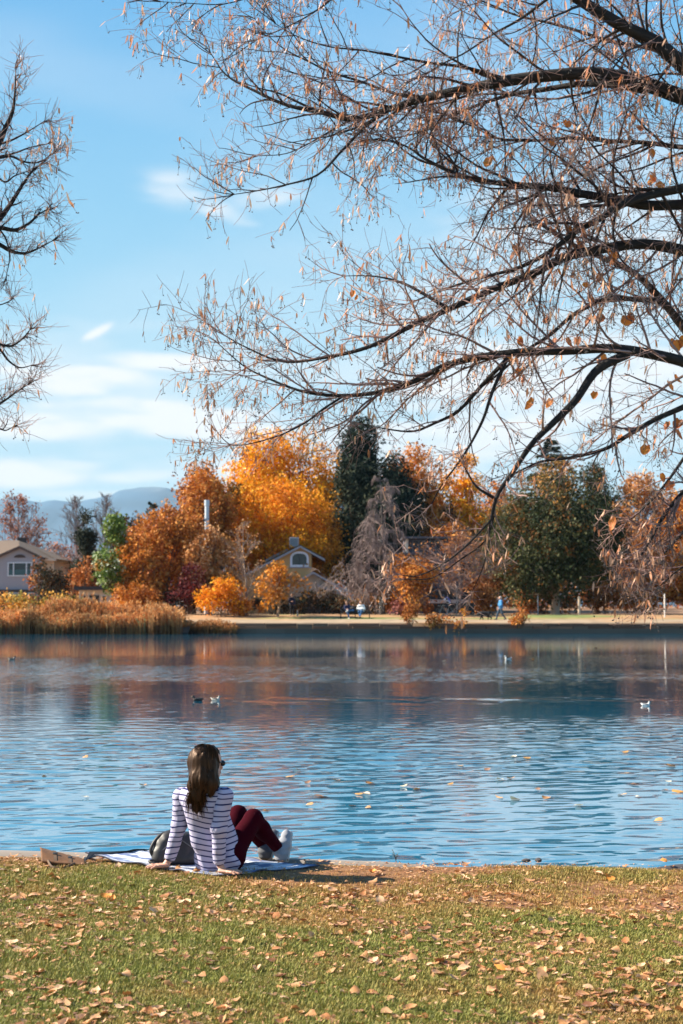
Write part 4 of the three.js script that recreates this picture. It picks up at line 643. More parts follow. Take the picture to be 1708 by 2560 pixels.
{ // the dog
  const o = thing('dog', 'black long-haired dog walking ahead with its head low', 'dog', spot(1212, 104.1), -Math.PI / 2), m = std(0.012, 0.011, 0.012, 0.8);
  const caps = [[V(0, 0.5, 0.22), V(0, 0.52, -0.28), 0.16, 0.14], [V(0, 0.52, 0.28), V(0, 0.45, 0.5), 0.12, 0.085], [V(0, 0.42, 0.52), V(0, 0.35, 0.68), 0.085, 0.04], [V(0.06, 0.48, 0.5), V(0.08, 0.4, 0.5), 0.03], [V(-0.06, 0.48, 0.5), V(-0.08, 0.4, 0.5), 0.03], [V(0, 0.56, -0.38), V(0, 0.42, -0.66), 0.05, 0.07]];
  for (const [x, z, f] of [[0.09, 0.24, 0.12], [-0.09, 0.2, -0.1]]) caps.push([V(x, 0.42, z), V(x, 0.22, z + f * 0.4), 0.07, 0.045], [V(x, 0.22, z + f * 0.4), V(x, 0.03, z + f), 0.04, 0.03], [V(x, 0.03, z + f), V(x, 0.025, z + f + 0.06), 0.032, 0.028]);
  for (const [x, z, f] of [[0.09, -0.28, -0.14], [-0.09, -0.28, 0.06]]) caps.push([V(x, 0.46, z), V(x, 0.3, z + 0.08 + f * 0.3), 0.09, 0.055], [V(x, 0.3, z + 0.08 + f * 0.3), V(x, 0.2, z - 0.06 + f), 0.05, 0.035], [V(x, 0.2, z - 0.06 + f), V(x, 0.03, z - 0.02 + f), 0.035, 0.03], [V(x, 0.03, z - 0.02 + f), V(x, 0.025, z + 0.05 + f), 0.032, 0.028]);
  mesh('body', body(caps, 0.024, 0.05, (x, y, z) => (n3(x * 30, y * 18, z * 30) - 0.5) * 0.03 * sstep(y, 0.2, 0.45)), m, o);
}
// bench with two people
const benchPos = spot(888, 107.2);
{
  const o = thing('park_bench', 'dark metal park bench on the far lawn holding two people', 'bench', benchPos, 0.04), m = std(0.02, 0.02, 0.022, 0.5, { metalness: 0.4 });
  for (let k = 0; k < 5; k++) mesh('seat_slat', box(2.2, 0.03, 0.075, 0.01), m, o, V(0, 0.45, -0.18 + k * 0.09));
  for (let k = 0; k < 4; k++) mesh('back_slat', box(2.2, 0.08, 0.025, 0.01), m, o, V(0, 0.55 + k * 0.11, -0.25 - k * 0.03), [-0.25, 0, 0]);
  for (const x of [-1.08, 0, 1.08]) { const b = new MB(); b.tube(bez([V(x, 0, 0.2), V(x, 0.44, 0.19), V(x, 0.45, -0.2), V(x, 0.92, -0.36)], 12), 0.025, 6); b.tube([V(x, 0, -0.32), V(x, 0.45, -0.2)], 0.025, 6); if (x) b.tube(bez([V(x, 0.44, 0.19), V(x, 0.66, 0.2), V(x, 0.67, -0.25)], 8), 0.02, 6); b.build('leg_frame', m, o); }
}
{
  const P = benchPos.clone().add(V(-0.55, 0, 0)), navy = cloth(0.02, 0.025, 0.07), jean = cloth(0.03, 0.1, 0.24), white = cloth(0.75, 0.74, 0.72), blk = cloth(0.015, 0.015, 0.015);
  const H = V(-0.1, 1.2, 0.08);
  figure('person in navy top and jeans sitting with crossed legs on the bench', P, 0.15, {
    skin: [...face(H).slice(0, 1), [V(-0.06, 1.0, 0), V(-0.09, 1.12, 0.05), 0.05], [V(0.34, 1.02, 0.2), V(0.37, 1.06, 0.24), 0.045], [V(-0.1, 0.72, 0.3), V(-0.02, 0.7, 0.34), 0.04]],
    top: [[V(-0.16, 0.95, -0.02), V(0.12, 0.95, -0.02), 0.11], [V(-0.08, 0.7, 0), V(0.08, 0.7, 0), 0.15], [V(-0.08, 0.56, 0), V(0.08, 0.56, 0), 0.14], [V(-0.23, 0.95, 0), V(-0.28, 0.72, 0.1), 0.065, 0.055], [V(-0.28, 0.72, 0.1), V(-0.12, 0.7, 0.28), 0.055, 0.045], [V(0.17, 0.95, 0), V(0.32, 0.76, 0.06), 0.065, 0.055], [V(0.32, 0.76, 0.06), V(0.34, 0.98, 0.18), 0.055, 0.045]],
    trousers: [[V(-0.1, 0.53, 0.05), V(-0.08, 0.52, 0.46), 0.1, 0.075], [V(-0.08, 0.52, 0.46), V(0.0, 0.12, 0.52), 0.07, 0.055], [V(0.1, 0.55, 0.05), V(0.36, 0.62, 0.32), 0.1, 0.075], [V(0.36, 0.62, 0.32), V(-0.02, 0.62, 0.5), 0.07, 0.055]],
    shoes: [[V(0, 0.06, 0.5), V(0.0, 0.05, 0.68), 0.055, 0.045], [V(-0.1, 0.62, 0.5), V(-0.2, 0.54, 0.54), 0.055, 0.045]], hair: [[V(-0.1, 1.27, 0.05), V(-0.1, 1.2, 0.0), 0.095, 0.09]],
  }).children.forEach((c) => { c.material = { top: navy, trousers: jean, shoe: white, hair: HAIRD }[c.name.replace(/_\d+$/, '')] ?? c.material; });
  const P2 = benchPos.clone().add(V(0.45, 0, 0));
  figure('person in white sweater and blue jeans sitting at right on the bench', P2, -0.1, {
    skin: [...face(V(-0.02, 1.22, 0.06)).slice(0, 2), [V(0, 1.0, 0), V(-0.01, 1.14, 0.03), 0.05]],
    top: [[V(-0.15, 0.97, -0.02), V(0.15, 0.97, -0.02), 0.11], [V(-0.09, 0.72, 0), V(0.09, 0.72, 0), 0.16], [V(-0.09, 0.58, 0), V(0.09, 0.58, 0), 0.15], [V(-0.21, 0.96, 0), V(-0.28, 0.72, 0.06), 0.07, 0.06], [V(-0.28, 0.72, 0.06), V(-0.02, 0.68, 0.24), 0.055, 0.05], [V(0.21, 0.96, 0), V(0.28, 0.72, 0.06), 0.07, 0.06], [V(0.28, 0.72, 0.06), V(0.05, 0.74, 0.24), 0.055, 0.05]],
    trousers: [[V(-0.1, 0.53, 0.05), V(-0.12, 0.54, 0.48), 0.105, 0.08], [V(-0.12, 0.54, 0.48), V(-0.06, 0.14, 0.46), 0.07, 0.055], [V(0.1, 0.53, 0.05), V(0.08, 0.58, 0.5), 0.105, 0.08], [V(0.08, 0.58, 0.5), V(-0.02, 0.2, 0.58), 0.07, 0.055]],
    shoes: [[V(-0.06, 0.06, 0.44), V(-0.06, 0.05, 0.62), 0.055, 0.045], [V(-0.03, 0.14, 0.58), V(-0.05, 0.1, 0.74), 0.055, 0.045]], hair: [[V(-0.0, 1.28, 0.03), V(0.06, 1.2, -0.03), 0.1, 0.1], [V(0.08, 1.2, -0.02), V(0.09, 1.08, -0.02), 0.06, 0.05]],
  }).children.forEach((c) => { c.material = { top: white, trousers: jean, shoe: blk, hair: HAIRD }[c.name.replace(/_\d+$/, '')] ?? c.material; });
}
{ // someone standing in the shade under the small orange tree
  const P = spot(730, 110.2), navy = cloth(0.018, 0.022, 0.05), blk = cloth(0.012, 0.012, 0.015);
  figure('person in dark clothes standing in the shade under the small orange tree', P, 0.5, {
    skin: [...face(V(0, 1.6, 0.03)).slice(0, 2), [V(0, 1.43, 0), V(0, 1.54, 0.02), 0.055], [V(-0.12, 1.1, 0.26), V(-0.05, 1.12, 0.29), 0.04]],
    jacket: [[V(-0.13, 1.36, 0), V(0.13, 1.36, 0), 0.11], [V(-0.08, 1.12, 0), V(0.08, 1.12, 0), 0.15], [V(-0.08, 0.94, 0), V(0.08, 0.94, 0), 0.15], [V(-0.2, 1.36, 0), V(-0.27, 1.1, 0.02), 0.07, 0.055], [V(-0.27, 1.1, 0.02), V(-0.14, 1.08, 0.24), 0.055, 0.045], [V(0.2, 1.36, 0), V(0.26, 1.08, 0), 0.07, 0.055], [V(0.26, 1.08, 0), V(0.22, 0.84, 0.08), 0.055, 0.045]],
    trousers: [[V(-0.09, 0.9, 0), V(-0.11, 0.5, 0.02), 0.1, 0.075], [V(-0.11, 0.5, 0.02), V(-0.12, 0.1, 0), 0.07, 0.055], [V(0.09, 0.9, 0), V(0.1, 0.5, 0.03), 0.1, 0.075], [V(0.1, 0.5, 0.03), V(0.11, 0.1, 0), 0.07, 0.055]],
    shoes: [[V(-0.12, 0.06, 0), V(-0.13, 0.05, 0.16), 0.055, 0.045], [V(0.11, 0.06, 0), V(0.13, 0.05, 0.16), 0.055, 0.045]], hair: [[V(0, 1.66, 0), V(0, 1.6, -0.03), 0.09, 0.085]],
  }).children.forEach((c) => { c.material = { jacket: navy, trousers: blk, shoe: blk, hair: HAIRD }[c.name.replace(/_\d+$/, '')] ?? c.material; });
}
{ // the cyclist, riding to the left
  const P = spot(1117, 109.5), T = -Math.PI / 2 + 0.12;
  const o = thing('bicycle', 'bicycle ridden to the left along the far path', 'bicycle', P, T), fr = std(0.35, 0.42, 0.42, 0.4, { metalness: 0.3 }), blk = std(0.015, 0.015, 0.015, 0.6), al = std(0.5, 0.5, 0.5, 0.35, { metalness: 0.8 });
  for (const z of [0.52, -0.5]) { const w = put(new THREE.Group(), 'wheel', o); w.position.set(0, 0.35, z); mesh('tyre', new THREE.TorusGeometry(0.33, 0.02, 8, 32), blk, w, null, [0, Math.PI / 2, 0]); const s = new MB(); for (let k = 0; k < 14; k++) { const a = k / 14 * 6.283; s.twig([V(0, 0, 0), V(0, Math.cos(a) * 0.32, Math.sin(a) * 0.32)], 0.004, 0.004); } s.tube([V(-0.05, 0, 0), V(0.05, 0, 0)], 0.022, 6); s.build('spokes', al, w); }
  const f = new MB(), bb = V(0, 0.3, -0.06), st = V(0, 0.86, -0.2), hd = V(0, 0.86, 0.34), hl = V(0, 0.72, 0.39);
  f.tube([bb, st], 0.018, 6); f.tube([st.clone().lerp(bb, 0.1), hd], 0.018, 6); f.tube([bb, hl], 0.02, 6); f.tube([bb, V(0.04, 0.35, -0.5)], 0.012, 6); f.tube([bb, V(-0.04, 0.35, -0.5)], 0.012, 6); f.tube([st, V(0, 0.35, -0.5)], 0.012, 6); f.tube([hd, hl], 0.022, 6); f.build('frame', fr, o);
  const k = new MB(); k.tube([hl, V(0.05, 0.35, 0.52)], 0.014, 6); k.tube([hl, V(-0.05, 0.35, 0.52)], 0.014, 6); k.build('fork', fr, o);
  const hb = new MB(); hb.tube([hd, V(0, 0.98, 0.4)], 0.014, 6); hb.tube(bez([V(-0.22, 0.98, 0.5), V(-0.2, 1, 0.4), V(0.2, 1, 0.4), V(0.22, 0.98, 0.5)], 8), 0.014, 6); hb.build('handlebar', blk, o);
  mesh('saddle', body([[V(0, 0.95, -0.3), V(0, 0.95, -0.08), 0.06, 0.025]], 0.015, 0.02), blk, o); const cr = new MB(); cr.tube([V(0.1, 0.3, -0.06), V(0.1, 0.16, 0.02)], 0.012, 6); cr.tube([V(-0.1, 0.3, -0.06), V(-0.1, 0.44, -0.14)], 0.012, 6); cr.tube([V(-0.1, 0.3, -0.06), V(0.1, 0.3, -0.06)], 0.015, 6); cr.build('crank', al, o);
  const grey = cloth(0.42, 0.42, 0.5), blue = cloth(0.12, 0.14, 0.42), dk = cloth(0.03, 0.03, 0.04), shoe = cloth(0.3, 0.3, 0.32);
  figure('person in a grey-blue shirt and helmet riding a bicycle', P, T, {
    skin: [...face(V(0, 1.5, 0.32)).slice(0, 2), [V(0, 1.36, 0.18), V(0, 1.45, 0.27), 0.055], [V(-0.2, 1.2, 0.28), V(-0.2, 1.02, 0.46), 0.042, 0.035], [V(0.2, 1.2, 0.28), V(0.2, 1.02, 0.46), 0.042, 0.035], [V(0.1, 0.64, 0.16), V(0.1, 0.26, 0.0), 0.06, 0.04], [V(-0.1, 0.76, 0.2), V(-0.1, 0.5, -0.12), 0.06, 0.04]],
    shirt: [[V(-0.12, 1.3, 0.1), V(0.12, 1.3, 0.1), 0.11], [V(-0.07, 1.14, -0.06), V(0.07, 1.14, -0.06), 0.13], [V(-0.07, 1.02, -0.18), V(0.07, 1.02, -0.18), 0.13], [V(-0.19, 1.32, 0.12), V(-0.2, 1.2, 0.28), 0.065, 0.05], [V(0.19, 1.32, 0.12), V(0.2, 1.2, 0.28), 0.065, 0.05]],
    backpack: [[V(-0.06, 1.42, -0.02), V(-0.06, 1.18, -0.22), 0.1, 0.08], [V(0.06, 1.42, -0.02), V(0.06, 1.18, -0.22), 0.1, 0.08]], shorts: [[V(-0.08, 0.98, -0.2), V(-0.1, 0.76, 0.18), 0.11, 0.08], [V(0.08, 0.98, -0.2), V(0.1, 0.66, 0.14), 0.11, 0.08]],
    shoes: [[V(0.1, 0.2, -0.03), V(0.1, 0.17, 0.12), 0.05, 0.04], [V(-0.1, 0.47, -0.16), V(-0.1, 0.44, 0), 0.05, 0.04]], helmet: [[V(0, 1.57, 0.32), V(0, 1.56, 0.24), 0.115, 0.11]],
  }).children.forEach((c) => { c.material = { shirt: grey, backpack: blue, shorts: dk, shoe: shoe, helmet: std(0.05, 0.05, 0.06, 0.5) }[c.name.replace(/_\d+$/, '')] ?? c.material; });
}
{ // bin, posts, pipe
  const D = 112.5, o = thing('rubbish_bin', 'square black bin behind the path right of the cyclist', 'bin', spot(1172, D)), m = std(0.012, 0.012, 0.014, 0.7);
  mesh('container', box(0.78, 0.86, 0.7, 0.04), m, o, V(0, 0.43, 0)); mesh('lid', box(0.84, 0.08, 0.76, 0.03), m, o, V(0, 0.91, 0), [0.06, 0, 0]);
  const post = (px, D, h, r, l, c) => { const t = thing('post', l, 'post', spot(px, D)); const b = new MB(); b.tube([V(0, -0.1, 0), V(0, h, 0)], r, 8); b.build('shaft', std(...c, 0.7), t); mesh('cap', new THREE.SphereGeometry(r * 1.15, 10, 6), std(...c, 0.6), t, V(0, h, 0)); return t; };
  post(1345, 113, 1.5, 0.045, 'thin grey post beneath the big green tree', [0.4, 0.38, 0.38]); post(1448, 111.5, 1.35, 0.09, 'pale timber post right of the big green tree', [0.6, 0.45, 0.32]); post(1662, 108, 1.75, 0.055, 'white post on the far lawn near the right edge', [0.72, 0.66, 0.6]); post(744, 109, 0.42, 0.06, 'short grey bollard under the small orange tree', [0.25, 0.27, 0.28]);
  const sap = thing('sapling', 'slim pale bare sapling behind the cyclist', 'sapling', spot(1142, 110.8)), sb = new MB(), q = rng(4); sb.tube([V(0, 0, 0), V(0.02, 1, 0), V(0, 2.3, 0)], [0.05, 0.04, 0.015], 6, [0.5, 0.4, 0.36]); sb.build('trunk', woodMat, sap); const tb = new MB(); for (let k = 0; k < 22; k++) { const a = q() * 6.28, y = 0.6 + 1.6 * q(); tb.twig([V(0, y, 0), V(Math.cos(a) * 0.3, y + 0.25, Math.sin(a) * 0.3), V(Math.cos(a) * 0.5, y + 0.55, Math.sin(a) * 0.5)], 0.014, 0.006, [0.45, 0.35, 0.3]); } tb.build('twigs', woodMat, sap);
  const fl = thing('flue_pipe', 'tall pale grey metal flue pipe rising between the orange trees', 'pipe', spot(516, 122)), mm = std(0.55, 0.6, 0.64, 0.45, { metalness: 0.2 }), top = at(516, 1250, 122).y - fl.position.y;
  const pb = new MB(); pb.tube([V(0, 0, 0), V(0, top - 0.5, 0)], 0.185, 14); pb.build('pipe', mm, fl); mesh('cap', new THREE.CylinderGeometry(0.22, 0.22, 0.5, 16), mm, fl, V(0, top - 0.25, 0)); mesh('bracket', box(0.12, 0.16, 0.5), std(0.3, 0.32, 0.34, 0.6), fl, V(-0.2, top - 1.7, 0)); for (let k = 1; k < 4; k++) mesh('band', new THREE.CylinderGeometry(0.2, 0.2, 0.06, 16), std(0.4, 0.43, 0.46, 0.5), fl, V(0, top - 0.5 - k * 1.1, 0));
}
// ================================================================ the overhanging linden at right and its neighbour at left
function barkTex() { return tex(256, 512, (u, v) => { const n = tile(u, v, 9, 4, 3), m = tile(u * 3 % 1, v, 6, 3, 8), k = 0.55 + 0.5 * sstep(n, 0.3, 0.7) - 0.35 * sstep(m, 0.55, 0.7); return [44 * k, 38 * k, 37 * k]; }); }
const barkMap = barkTex();
const barkBump = tex(256, 512, (u, v) => { const k = 255 * (0.6 * tile(u, v, 9, 4, 3) + 0.4 * tile(u * 2 % 1, v * 2 % 1, 12, 2, 5)); return [k, k, k]; }, false);
const limbMat = std(1, 1, 1, 0.9, { map: barkMap, bumpMap: barkBump, bumpScale: 0.006 });
const branchMat = std(1.9, 1.5, 1.45, 0.85, { map: barkMap });
const twigMat = std(1, 1, 1, 0.75, { vertexColors: true });
const bractMat = phys(1, 1, 1, 0.7, { vertexColors: true, transmission: 0.5, thickness: 0 });
function bract(b, q, p, sc = 1) {                                    // the papery wing of a linden fruit, hanging on its stalk with one to three nutlets
  const len = (0.032 + 0.026 * q()) * sc, w = (0.0034 + 0.0022 * q()) * sc, a = q() * 6.283, curl = (q() - 0.5) * 4, dx = Math.cos(a), dz = Math.sin(a), f = 0.5 + 0.45 * q(), k = 0.75 + 0.5 * q();
  const col = q() < 0.6 ? [0.9 * k, 0.5 * k, 0.3 * k] : [0.8 * k, 0.31 * k, 0.13 * k], side = V(-dz, 0.25 * (q() - 0.5), dx).normalize(), d = V(dx * 1.1 * q(), -1, dz * 1.1 * q()).normalize(), c = p.clone(); let prev = null;
  for (let i = 0; i <= 4; i++) {
    const t = i / 4, ww = w * Math.sin(Math.PI * (0.12 + 0.8 * t)); const L = b.v(c.x + side.x * ww, c.y + side.y * ww, c.z + side.z * ww, 0, t, col), R = b.v(c.x - side.x * ww, c.y - side.y * ww, c.z - side.z * ww, 1, t, col);
    if (prev) b.q(prev[0], prev[1], R, L); prev = [L, R];
    c.addScaledVector(d, len / 4); d.x += dx * curl * 0.22 * t; d.z += dz * curl * 0.22 * t; d.y += Math.abs(curl) * 0.12 * t * f; d.normalize();
  }
  const m = p.clone().add(V(0, -len * 0.45, 0)), e = m.clone().add(V((q() - 0.5) * 0.025, -0.03 - 0.02 * q(), (q() - 0.5) * 0.025)), bc = [0.07, 0.045, 0.035];
  b.twig([m, e], 0.0008, 0.0008, bc);
  const nn = 1 + Math.floor(q() * 2.4); for (let k2 = 0; k2 < nn; k2++) { const c2 = e.clone().add(V((q() - 0.5) * 0.016, (q() - 0.5) * 0.01, (q() - 0.5) * 0.016)), r = 0.0034 + 0.001 * q(), o = [b.v(c2.x, c2.y + r, c2.z, 0, 0, bc), b.v(c2.x, c2.y - r, c2.z, 0, 0, bc), b.v(c2.x + r, c2.y, c2.z, 0, 0, bc), b.v(c2.x, c2.y, c2.z + r, 0, 0, bc), b.v(c2.x - r, c2.y, c2.z, 0, 0, bc), b.v(c2.x, c2.y, c2.z - r, 0, 0, bc)]; for (let j = 0; j < 4; j++) { const x = o[2 + j], y = o[2 + (j + 1) % 4]; b.t(o[0], y, x); b.t(o[1], x, y); } }
}
function hangingLeaf(q, sc = 1) {                                    // a heart-shaped dry leaf on its stalk, curled
  const b = new MB(), n = 7, L = 0.062 * sc, W = 0.03 * sc, curl = 0.6 + 0.9 * q(), roll = 0.4 + 0.8 * q(), rows = [], k = 0.8 + 0.4 * q(), c = q() < 0.7 ? [0.66 * k, 0.2 * k, 0.02 * k] : [0.46 * k, 0.12 * k, 0.02 * k];
  for (let i = 0; i <= n; i++) {
    const t = i / n, hw = W * (t < 0.25 ? 0.55 + 1.8 * t : Math.pow(1.03 - t, 0.62) * 1.22) * (i === n ? 0.06 : 1), y = -L * Math.sin(t * curl) / curl - 0.02 * sc, z0 = L * (1 - Math.cos(t * curl)) / curl, r = [];
    for (let j = -2; j <= 2; j++) { const s = j / 2, a = s * roll; r.push(b.v(hw * Math.sin(a) / roll * (1 + 0.08 * (q() - 0.5)), y + 0.004 * sc * Math.abs(s) * (q() - 0.3) + (i === 0 && j ? 0.006 * sc : 0), z0 + hw * (1 - Math.cos(a)) / roll + 0.002 * (q() - 0.5), s, t, [c[0] * (0.85 + 0.3 * q()), c[1] * (0.85 + 0.3 * q()), c[2]])); }
    rows.push(r);
  }
  for (let i = 0; i < n; i++) for (let j = 0; j < 4; j++) b.q(rows[i][j], rows[i][j + 1], rows[i + 1][j + 1], rows[i + 1][j]);
  b.twig([V(0, 0, 0), V(0, -0.01 * sc, 0.001), V(0, -0.022 * sc, 0)], 0.0011, 0.0009, [0.3, 0.13, 0.04]);
  return b.geometry();
}
function nearTree(label, trunk, limbs, o) {
  const q = rng(o.seed), base = trunk[0].clone(), t = thing('linden_tree', label, 'tree', base), rel = (p) => p.clone().sub(base), tw = new MB(), tips = [], allP = [];
  const tb = new MB(), tp = bez(trunk.map(rel), 24); tb.tube(tp, tp.map((_, i) => lerp(o.r0, o.r1, i / 24) * (1 + 0.5 * Math.exp(-i * 0.9))), 14, [1, 1, 1], 1.2); tb.build('trunk', limbMat, t);
  const twigCol = () => { const k = 0.7 + 0.6 * q(); return q() < 0.5 ? [0.21 * k, 0.12 * k, 0.105 * k] : [0.30 * k, 0.185 * k, 0.155 * k]; };
  let nBranch = 0;
  const shoot = (p, d, len, r, lv, sag) => {
    const n = lv === 1 ? 9 : lv === 2 ? 5 : 3, pts = [p.clone()], dd = d.clone(), bow = V((q() - 0.5), (q() - 0.5) - sag * 0.08 + 0.1, (q() - 0.5)).multiplyScalar(lv === 1 ? 0.34 : 0.42);
    for (let k = 0; k < n; k++) { dd.addScaledVector(bow, lv === 1 ? 0.5 : 0.6).add(V((q() - 0.5) * 0.26, (q() - 0.5) * 0.26, (q() - 0.5) * 0.26)).normalize(); pts.push(pts[pts.length - 1].clone().addScaledVector(dd, len / n)); }
    if (lv === 1 && nBranch < 290) { nBranch++; const b = new MB(), P = bez(pts, 12); b.tube(P, P.map((_, i) => lerp(r, 0.0016, i / 12)), 5, [1, 1, 1], 3); b.build('branch', branchMat, t); } else tw.twig(pts, r, Math.max(0.0009, r * 0.4), twigCol());
    tips.push(pts[n]); if (lv > 1) tips.push(pts[Math.floor(n / 2)]);
    if (lv === 3) return;
    const m = lv === 1 ? Math.max(3, Math.round(len / (o.gap2 ?? 0.065))) : Math.max(2, Math.round(len / (o.gap3 ?? 0.055)));
    for (let k = 0; k < m; k++) {
      const s = lerp(0.12, 1, (k + q()) / m), i = Math.min(n - 1, Math.floor(s * n)), pp = pts[i].clone().lerp(pts[i + 1], s * n - i), T = pts[i + 1].clone().sub(pts[i]).normalize(), nd = T.multiplyScalar(0.85).addScaledVector(sphere(q), 0.85); nd.y -= sag * 0.08 * q(); nd.normalize();
      shoot(pp, nd, lv === 1 ? len * (0.28 + 0.3 * q()) * (1.15 - 0.5 * s) + 0.05 : 0.05 + 0.1 * q(), lv === 1 ? Math.max(0.0018, r * 0.36) : 0.0013, lv + 1, sag);
    }
  };
  for (const l of limbs) {
    const raw = l.pts.map(([x, y, d]) => at(x, y, d)), P = bez([...(l.from ?? []), ...raw].map(rel), Math.max(16, (l.pts.length + (l.from?.length ?? 0)) * 4)), n = P.length - 1, b = new MB(), from = l.from?.length ?? 0, tot = raw.length + from - 1;
    b.tube(P, P.map((_, i) => lerp(l.r[0], l.r[1], Math.pow(i / n, 0.85)) * (o.thin ?? 1) * (0.97 + 0.06 * q())), l.r[0] > 0.02 ? 9 : 6, [1, 1, 1], 3); b.build('limb', l.pale ? o.sunlitBarkMat : limbMat, t);  // pale limbs hold sunlight in a brighter copy of the bark colour
    let len = 0; const cum = [0]; for (let i = 1; i <= n; i++) cum.push(len += P[i].distanceTo(P[i - 1]));
    const s0 = from / tot * 0.85, gap = l.gap ?? o.gap1 ?? 0.085, m = Math.round(len * (1 - s0) / gap);
    for (let k = 0; k < m; k++) {
      const s = s0 + (1 - s0) * (k + q()) / m, i = Math.min(n - 1, Math.floor(s * n)), pp = P[i].clone().lerp(P[i + 1], s * n - i), T = P[i + 1].clone().sub(P[i]).normalize(), R = lerp(l.r[0], l.r[1], s), sag = l.sag ?? 0.4;
      const nd = T.clone().multiplyScalar(0.55 + 0.6 * s).addScaledVector(sphere(q), 0.9); nd.z *= 0.8; nd.y += (q() < (l.up ?? 0.5) ? 0.45 : -0.35) * q(); nd.normalize();
      shoot(pp, nd, (l.len ?? 0.55) * (o.stretch ?? 1) * (0.35 + 0.85 * q()) * lerp(1.05, 0.5, s), Math.max(0.0032, Math.min(0.008, R * 0.45)), 1, sag);
    }
    for (let k = 0; k < 3; k++) { const T = P[n].clone().sub(P[n - 1]).normalize().addScaledVector(sphere(q), 0.4).normalize(); shoot(P[n].clone(), T, Math.min(0.2, (l.len ?? 0.55) * 0.5) * (0.7 + 0.5 * q()), 0.003, 1, 0.2); }
  }
  setting(tw.build('twigs', twigMat, t), 'stuff');
  // seed bracts: those that show largest one by one, the rest together
  const inView = (p) => { const w = p.clone().add(base); return w.z < -1; };
  const rest = new MB(), shapes = []; for (let k = 0; k < 8; k++) { const b = new MB(); bract(b, q, V(0, 0, 0)); shapes.push(b.geometry()); }
  const spots = tips.filter(inView), own = Math.min(o.ownBracts, spots.length), pickd = []; for (let k = 0; k < o.bracts; k++) { const p = spots[Math.floor(q() * spots.length)]; if (p && n3(p.x * 3.2 + 5, p.y * 3.2, p.z * 3.2) > 0.62 * q()) pickd.push(p); }
  pickd.sort((a, b) => b.z - a.z);
  pickd.forEach((p, k) => { if (!p) return; const pp = p.clone().add(V((q() - 0.5) * 0.02, 0, (q() - 0.5) * 0.02)); if (k < own) { const m = mesh('seed_bract', shapes[k % 8], bractMat, t, pp); m.rotation.y = q() * 6.283; const s = 0.85 + 0.4 * q(); m.scale.set(s, s, s); m.rotation.z = (q() - 0.5) * 0.8; } else { const nn = q() < 0.3 ? 2 : 1; for (let j = 0; j < nn; j++) bract(rest, q, pp, 0.8 + 0.35 * q()); } });
  if (rest.n) setting(rest.build('seed_bracts', bractMat, t), 'stuff');
  const lm = phys(1, 1, 1, 0.65, { vertexColors: true, transmission: 0.4, thickness: 0 }), lg = []; for (let k = 0; k < 10; k++) lg.push(hangingLeaf(q, 1));
  (o.leaves ?? []).forEach(([x, y, s, d], k) => { const p = rel(at(x, y, d ?? 7)); p.y += 0.03 * (s ?? 1); // hang each from the nearest twig
    let best = null, bd = 1e9; for (const c of tips) { const e = (c.x - p.x) ** 2 + (c.y - p.y) ** 2 + 0.15 * (c.z - p.z) ** 2; if (e < bd) { bd = e; best = c; } } if (best && bd < 0.02) p.z = best.z;
    const m = mesh('leaf', lg[k % 10], lm, t, p, [(q() - 0.5) * 0.5, (q() - 0.5) * 2.4, (q() - 0.5) * 0.7]); const ss = (s ?? 1) * (0.9 + 0.3 * q()); m.scale.set(ss, ss, ss); });
  return t;
}
